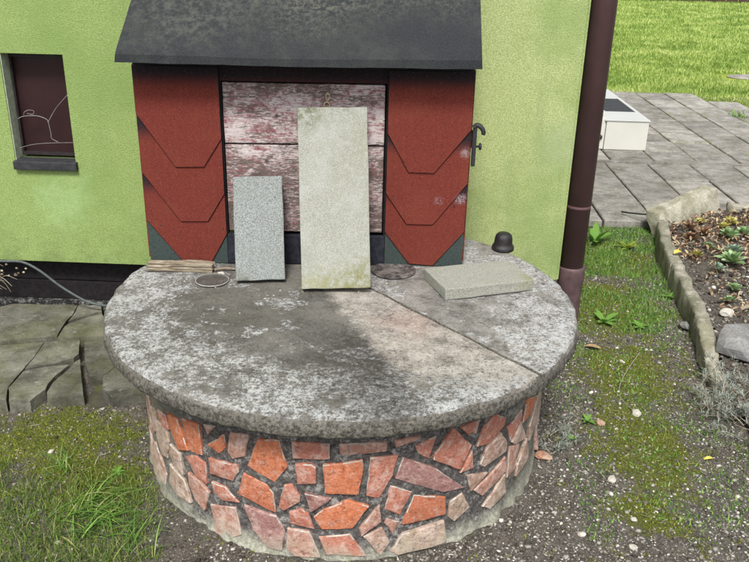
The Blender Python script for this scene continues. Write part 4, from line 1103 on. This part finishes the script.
# straw bits
ps = pick(900, near, lambda x, y: 1)
tag(blades('straw_bits', z3(ps, .004), .035, .0020, M['twigs'], .05, 2), 'dry straw bits lying on the soil', 'straw', )
o = bpy.data.objects['straw_bits']
v = np.empty(len(o.data.vertices)*3, np.float32); o.data.vertices.foreach_get('co', v); v = v.reshape(-1, 5, 3)
b0 = v[:, :1].copy(); d = v-b0; a = rng.uniform(0, 6.28, len(v))[:, None]
nv = np.stack([d[..., 2]*np.cos(a)+d[..., 0], d[..., 2]*np.sin(a)+d[..., 1], np.abs(d[..., 0])*.5+d[..., 2]*.08], -1)+b0
o.data.vertices.foreach_set('co', nv.astype(np.float32).ravel()); o.data.update()

# one long-bladed tuft
def tuft(name, x, y, n, L, spread, label, mat='tuft', cat='grass tuft', lay=.0, zz=None, w=.0034, group=None, bend=(.15, 1.1)):
    rr = random.Random(int(x*1000+y*77)); V, F = [], []
    z0 = gz(x, y) if zz is None else zz
    for i in range(n):
        a = rr.uniform(0, 6.283) if not lay else rr.gauss(lay, .9); l = L*rr.uniform(.45, 1.15); b = rr.uniform(*bend)
        bxx, byy = x+rr.gauss(0, spread), y+rr.gauss(0, spread); k = len(V); m = 6
        px_, pz_ = 0., 0.; ww = w*rr.uniform(.6, 1.2)
        for j in range(m+1):
            t = j/m; wj = ww*(1-t**2.2)*.5+.0001
            V += [(bxx+math.cos(a)*px_-math.sin(a)*wj, byy+math.sin(a)*px_+math.cos(a)*wj, z0+max(.002, pz_)), (bxx+math.cos(a)*px_+math.sin(a)*wj, byy+math.sin(a)*px_-math.cos(a)*wj, z0+max(.002, pz_)+.0004)]
            an = b + 1.5*t*(.6+rr.random()*.3); px_ += math.sin(an)*l/m; pz_ += math.cos(an)*l/m
        F += [(k+2*j, k+2*j+1, k+2*j+3, k+2*j+2) for j in range(m)]
    return tag(mk(name, V, F, M[mat], origin=(x, y, z0)), label, cat, group)
tuft('grass_tuft', -.93, 1.92, 110, .16, .06, 'large bright green long-bladed grass tuft in the front left corner', lay=.1, w=.0042, bend=(.75, 1.35))
tuft('grass_tuft', -1.06, 2.12, 34, .09, .022, 'smaller grass tuft farther back in the left moss', w=.0022)
tuft('grass_tuft', -.76, 1.80, 45, .12, .04, 'dense grass tuft at the bottom edge, nearest the viewer', lay=.3, w=.0028)
# leaves
def leafgeo(c, L, w, a, el, cup=.15, fold=.1, m=5):
    V, F = [], []; cx, cy, cz = c; px_, pz_ = 0., 0.
    for j in range(m+1):
        t = j/m; h = w*math.sin(math.pi*min(1, t*.96+.02))**.75*.5
        bx_, by_, bz_ = cx+math.cos(a)*px_, cy+math.sin(a)*px_, cz+pz_
        V += [(bx_-math.sin(a)*h, by_+math.cos(a)*h, bz_+h*fold*2), (bx_, by_, bz_), (bx_+math.sin(a)*h, by_-math.cos(a)*h, bz_+h*fold*2)]
        e = el - cup*6*t; px_ += math.cos(e)*L/m; pz_ += math.sin(e)*L/m
    for j in range(m):
        F += [(3*j, 3*j+3, 3*j+4, 3*j+1), (3*j+1, 3*j+4, 3*j+5, 3*j+2)]
    return V, F
def weed(x, y, n, L, w, label, mat='weed', name='weed', group=None, el=(.2, .9)):
    rr = random.Random(int(x*999+y*55)); z0 = gz(x, y)+.003
    e = empty(name, (x, y, z0), 0, label, 'weed', group)
    for i in range(n):
        vs, fs = leafgeo((x, y, z0), L*rr.uniform(.6, 1.1), w*rr.uniform(.7, 1.2), 6.283*i/n+rr.uniform(-.4, .4), rr.uniform(*el), .09)
        mk('leaf', vs, fs, M[mat], e, smooth=True)
    return e
weed(1.13, 4.50, 9, .14, .040, 'broad leaved weed beside the downpipe at the patio edge', el=(.5, 1.2))
weed(1.30, 4.42, 9, .09, .030, 'yellow green low weed right of the broad leaved one', 'weed_yellow')
weed(.95, 3.42, 7, .085, .026, 'small pale green weed in the soil strip just right of the well cover rim')
weed(1.10, 3.36, 6, .05, .020, 'tiny weed halfway between well cover and kerb')
weed(.70, 2.55, 8, .035, .012, 'tiny pale seedling cluster close to the right side of the well base')
weed(.62, 2.42, 7, .035, .012, 'tiny dark green weed above the terracotta shard')
weed(-.90, 2.12, 6, .03, .012, 'tiny seedling in the dark soil left of the well base')
weed(1.35, 3.75, 7, .05, .015, 'small weed against the foot of the kerb')
# fallen leaves and pebbles one can pick out
def fallen(x, y, L, w, a, mat, label, z=None):
    z = (gz(x, y) if z is None else z)+.006
    vs, fs = leafgeo((x, y, z), L, w, a, .25, .08, .25, 6)
    tag(mk('fallen_leaf', vs, fs, M[mat], origin=(x, y, z), smooth=True), label, 'leaf')
fallen(.80, 3.14, .075, .028, -.3, 'leaf_dry', 'curled brown leaf on the soil right of the well cover rim')
fallen(-1.49, 2.33, .05, .022, .5, 'leaf_gold', 'yellow leaf at the left edge on the moss')
fallen(1.43, 4.02, .06, .035, .6, 'leaf_gold', 'yellow leaf caught on top of the kerb', .125)
fallen(1.05, 2.33, .035, .016, .2, 'leaf_gold', 'small yellow leaf on the gravel left of the silver plant')
def pebble(x, y, s, mat, label, k):
    tag(mk('pebble', *rockgeo((x, y, gz(x, y)+s*.35), (s*1.25, s, s*.65), k, 3, k, .35), M[mat], origin=(x, y, gz(x, y))), label, 'stone')
pebble(.713, 2.203, .013, 'stone_white', 'bright white pebble lying below the green moss patch', 1.1)
pebble(.735, 2.006, .009, 'stone_white', 'small white pebble nearer the bottom edge right of centre', 2.4)
pebble(.560, 1.925, .010, 'stone_white', 'off white oval pebble on the bare gravel at the bottom', 3.3)
pebble(.895, 2.615, .017, 'stone_white', 'cream flat stone on the moss between well and silver plant', 4.6)
pebble(.745, 2.539, .014, 'stone_pink', 'pinkish brown pebble on the moss right of the well', 5.2)
pebble(.700, 1.88, .010, 'stone_white', 'white pebble at the bottom edge below the others', 6.1)
pebble(-1.15, 2.20, .008, 'stone_white', 'white pebble on the left moss', 7.7)
# twig
tag(mk('twig', *tube(smoothpts([(1.03, 3.1, .01), (.90, 2.86, .014), (.86, 2.72, .012), (.90, 2.60, .008)], 4), .0022, 5, .5), M['twigs'], origin=(.9, 2.8, 0)), 'thin dry twig lying across the mossy soil', 'twig')
tag(mk('twig', *tube(smoothpts([(1.38, 4.93, .07), (1.46, 4.80, .10), (1.53, 4.70, .13)], 3), .006, 6, .6), M['black_iron'], origin=(1.45, 4.8, .05)), 'dark stub of wire leaning on the corner of the kerb', 'wire')

# grass growing in patio joints and along its far edge
pj = []
for k in range(3800):
    if random.random() < .5:
        j = random.randrange(4, 10); x, y = random.uniform(2.0, 6), rows[j]+random.gauss(0, .006)
    else:
        x = .955+.345*random.randrange(3, 14)+random.gauss(0, .006); y = random.uniform(6.4, 9.6)
    if nz(x, y, 1.6, 3) > -.05 and y+.917*x < 12: pj.append((x, y, .045))
tag(blades('joint_weeds', pj, .022, .005, M['weed_yellow'], .8, 1), 'thin grass in the patio joints', 'grass')
weed_patio = tuft('grass_tuft', 3.42, 8.42, 70, .13, .06, 'bright green tuft where the patio meets the lawn', zz=.03, w=.010)

# lawn
pl = []
while len(pl) < 210000:
    y = 8.0 + 21.5*random.random()**1.7
    x = random.uniform(.75+.12*(y-8), .5*y+1.5)
    e = y + .917*x + .3*nz(x, y, .9, 6) + .12*nz(x, y, 5, 2)
    if e < 12.05 or (e < 12.4 and random.random() < .5): continue
    if 4.3 < x < 5.3 and abs(y-11.6) < .33+.1*nz(x, y, 4): continue
    pl.append((x, y, 0))
d = np.array([p[1] for p in pl])
tag(blades('lawn_grass', pl, .038+.0012*d, .004+.0011*d, M['lawn'], .55, 1), 'sunny bright green lawn behind the patio', 'lawn')
tag(mk('stepping_stone', *rockgeo((4.85, 11.62, .01), (.42, .22, .035), 3.3, 3, .1, .15, .6), M['patio_stone'], origin=(4.85, 11.62, 0)), 'flat grey stone sunk in the lawn at the right edge', 'stone')
# dark timber fence closing the lawn
fe = empty('timber_fence', (12, 29.7, 0), 0, 'dark brown timber fence far behind the lawn', 'fence')
bd = None
for i in range(46):
    x = 2.0+i*.42
    if bd is None:
        bd = mk('board', *boxgeo((x, 29.7, .05), (x+.39, 29.73, 1.7), .005), M['fence'], fe, origin=(x, 29.7, 0))
    else:
        o = bd.copy(); COL.objects.link(o); o.parent = fe; o.location = (x-12, 0, 0)
for i in range(10):
    mk('post', *boxgeo((2.0+i*2.1, 29.74, 0), (2.1+i*2.1, 29.84, 1.75)), M['fence'], fe)

# succulents: rosettes in the raised bed
def rosette_mesh(kind, seed):
    rr = random.Random(seed); V, F = [], []
    n = 26
    for i in range(n):
        f = i/n; a = i*2.39996; L = .045*(1-.55*f)*rr.uniform(.9, 1.1); el = .15+1.15*f
        v, g = leafgeo((0, 0, .006+.006*f), L, L*.42, a, el, -.03, .35, 4); k = len(V)
        V += v; F += [tuple(q+k for q in p) for p in g]
    me = bpy.data.meshes.new('rosette'); me.from_pydata(V, [], F); me.materials.append(M[kind]); me.shade_smooth(); me.update(); return me
RM = {k: rosette_mesh('rosette_'+k, i) for i, k in enumerate(('green', 'blue', 'gold', 'red'))}
DESC = {'green': 'fresh green', 'blue': 'pale blue green', 'gold': 'golden yellow', 'red': 'reddish brown'}
RS = [(1.86, 4.42, 1.35, 'green', 'largest fresh green rosette of the raised bed, near its rear left corner'),
      (1.98, 4.50, 1.1, 'green', None), (1.80, 4.16, 1.25, 'blue', 'pale blue green rosette in the middle of the bed, left one'), (1.74, 4.02, 1.5, 'green', 'wide open rosette close to the kerb midway along the bed'),
      (1.63, 3.92, 1.0, 'blue', None), (1.93, 4.04, 1.2, 'gold', 'golden rosette at the right frame edge of the bed'), (2.06, 4.22, 1.1, 'gold', None), (2.12, 4.62, 1.0, 'gold', None), (1.98, 4.72, .9, 'gold', None),
      (1.80, 4.70, .8, 'gold', None), (1.68, 4.55, .9, 'red', None), (1.75, 4.50, .9, 'red', None), (1.64, 4.38, 1.0, 'red', 'reddish brown rosette at the rear left corner of the bed'), (2.2, 4.45, 1.1, 'green', None), (2.28, 4.7, 1., 'red', None),
      (1.62, 3.66, .8, 'green', None), (1.84, 3.72, 1.2, 'green', None), (1.72, 3.55, .9, 'blue', None), (1.93, 3.5, 1.2, 'green', None), (2.05, 3.85, 1.2, 'blue', None), (1.55, 3.52, .7, 'green', None), (1.9, 4.6, .8, 'gold', None), (2.35, 4.3, 1.2, 'blue', None), (1.58, 4.10, .8, 'gold', None), (1.69, 4.25, .8, 'green', None), (2.2, 4.0, 1.1, 'green', None)]
WHERE = {1: 'just behind the largest green one', 4: 'between kerb and wide open one', 6: 'behind the pale blue one', 7: 'at the rear right', 8: 'in the rear row, centre', 9: 'next to the tilted block', 10: 'against the tilted block', 11: 'in front of the tilted block', 13: 'at the far right behind', 14: 'at the far right rear corner',
 15: 'above the cream stone', 16: 'between the dry branch and the middle', 17: 'next to the dry branch', 18: 'right of the dry branch', 19: 'at the right edge halfway', 20: 'near the cream stone by the kerb', 21: 'touching the largest green one', 22: 'at the far right edge', 23: 'by the yellow leaf on the kerb', 24: 'left of the middle', 25: 'right of the golden one'}
for i, (x, y, s, k, lab) in enumerate(RS):
    o = bpy.data.objects.new('rosette_plant', RM[k]); COL.objects.link(o); o.location = (x, y, bedz(x, y)+.006)
    o.rotation_euler = (random.uniform(-.3, .1), random.uniform(-.2, .2), random.uniform(0, 6)); o.scale = (s*1.35, s*1.35, s*1.35)
    if lab: tag(o, lab, 'succulent', 'succulent rosettes in the raised bed')
    else: tag(o, '%s %s succulent rosette %s in the bed' % ('tiny' if s < .85 else 'small' if s < 1.05 else 'medium', DESC[k], WHERE[i]), 'succulent', 'succulent rosettes in the raised bed')
# dead leaf litter between them
V, F = [], []
for i in range(3800):
    while True:
        x, y = random.uniform(1.5, 2.9), random.uniform(3.2, 5.0)
        if inbed(x, y) and random.random() < (1 if y > 4.0 else .4): break
    L = random.uniform(.012, .036); v, g = leafgeo((x, y, bedz(x, y)+random.uniform(.004, .028)), L, L*random.uniform(.35, .6), random.uniform(0, 6.28), random.uniform(-.5, 1.), random.uniform(-.05, .15), .3, 3)
    k = len(V); V += v; F += [tuple(q+k for q in p) for p in g]
tag(mk('leaf_litter', V, F, M['litter']), 'dead brown and ochre leaves covering the raised bed', 'leaves', kind='stuff')
br = []
for pts in ([(1.55, 3.40, .10), (1.75, 3.50, .13), (1.95, 3.60, .12), (2.2, 3.62, .12)], [(1.78, 3.52, .13), (1.9, 3.7, .15), (1.93, 3.85, .14)], [(1.88, 3.57, .13), (2.02, 3.5, .14), (2.2, 3.45, .12)]):
    br.append(tube(smoothpts(pts, 4), .009, 6, .4))
tag(mk('dry_branch', *join(*br), M['twigs'], origin=(1.75, 3.5, .1)), 'dry forked branch lying on the raised bed soil', 'branch')

# silver-leaved shrublet at the right frame edge, on a woody base
def silver(x, y, n, L, label):
    rr = random.Random(int(x*100)); e = empty('silver_shrub', (x, y, 0), 0, label, 'shrub')
    st, lv = [], []
    for i in range(n):
        a = rr.uniform(0, 6.283); el = rr.uniform(.15, 1.1); l = L*rr.uniform(.5, 1.1)
        sx, sy, sz = x+rr.gauss(0, .05), y+rr.gauss(0, .07), .01
        p = [Vector((sx, sy, sz)), Vector((sx+math.cos(a)*math.cos(el)*l*.5, sy+math.sin(a)*math.cos(el)*l*.5, sz+math.sin(el)*l*.6)), Vector((sx+math.cos(a)*math.cos(el)*l, sy+math.sin(a)*math.cos(el)*l, sz+math.sin(el)*l*.8))]
        p = smoothpts(p, 3); st.append(tube(p, .0016, 4, .5))
        if rr.random() < .55:
            for q in p[2:]:
                for s in range(7):
                    lv.append(leafgeo(tuple(q + Vector((rr.gauss(0, .003), rr.gauss(0, .003), rr.gauss(0, .003)))), rr.uniform(.012, .028), .0028, rr.uniform(0, 6.28), rr.uniform(-.2, 1.3), .02, .1, 2))
    mk('stems', *join(*st), M['twigs'], e); mk('foliage', *join(*lv), M['silver_leaf'], e)
silver(1.27, 2.68, 120, .17, 'grey green dry silver-leaved shrublet below the big grey rock at the right edge')
silver(1.33, 2.44, 60, .13, 'bare brownish twiggy shrublet at the lower right edge')
silver(.57, 2.42, 18, .055, 'wispy dry silvery weed beside the right side of the well base')
tag(mk('wooden_stake', *join(boxgeo((1.245, 2.26, -.02), (1.30, 2.31, .10), .004, jit=.002)), M['black_wood'], origin=(1.27, 2.28, 0)), 'dark short wooden stake at the lower right edge', 'stake')
tag(mk('pebble', *rockgeo((1.265, 2.29, .108), (.020, .017, .010), 8.8, 3, 1.2, .35), M['stone_pink'], origin=(1.265, 2.29, .1)), 'tan stone lying on the dark stake at the right edge', 'stone')
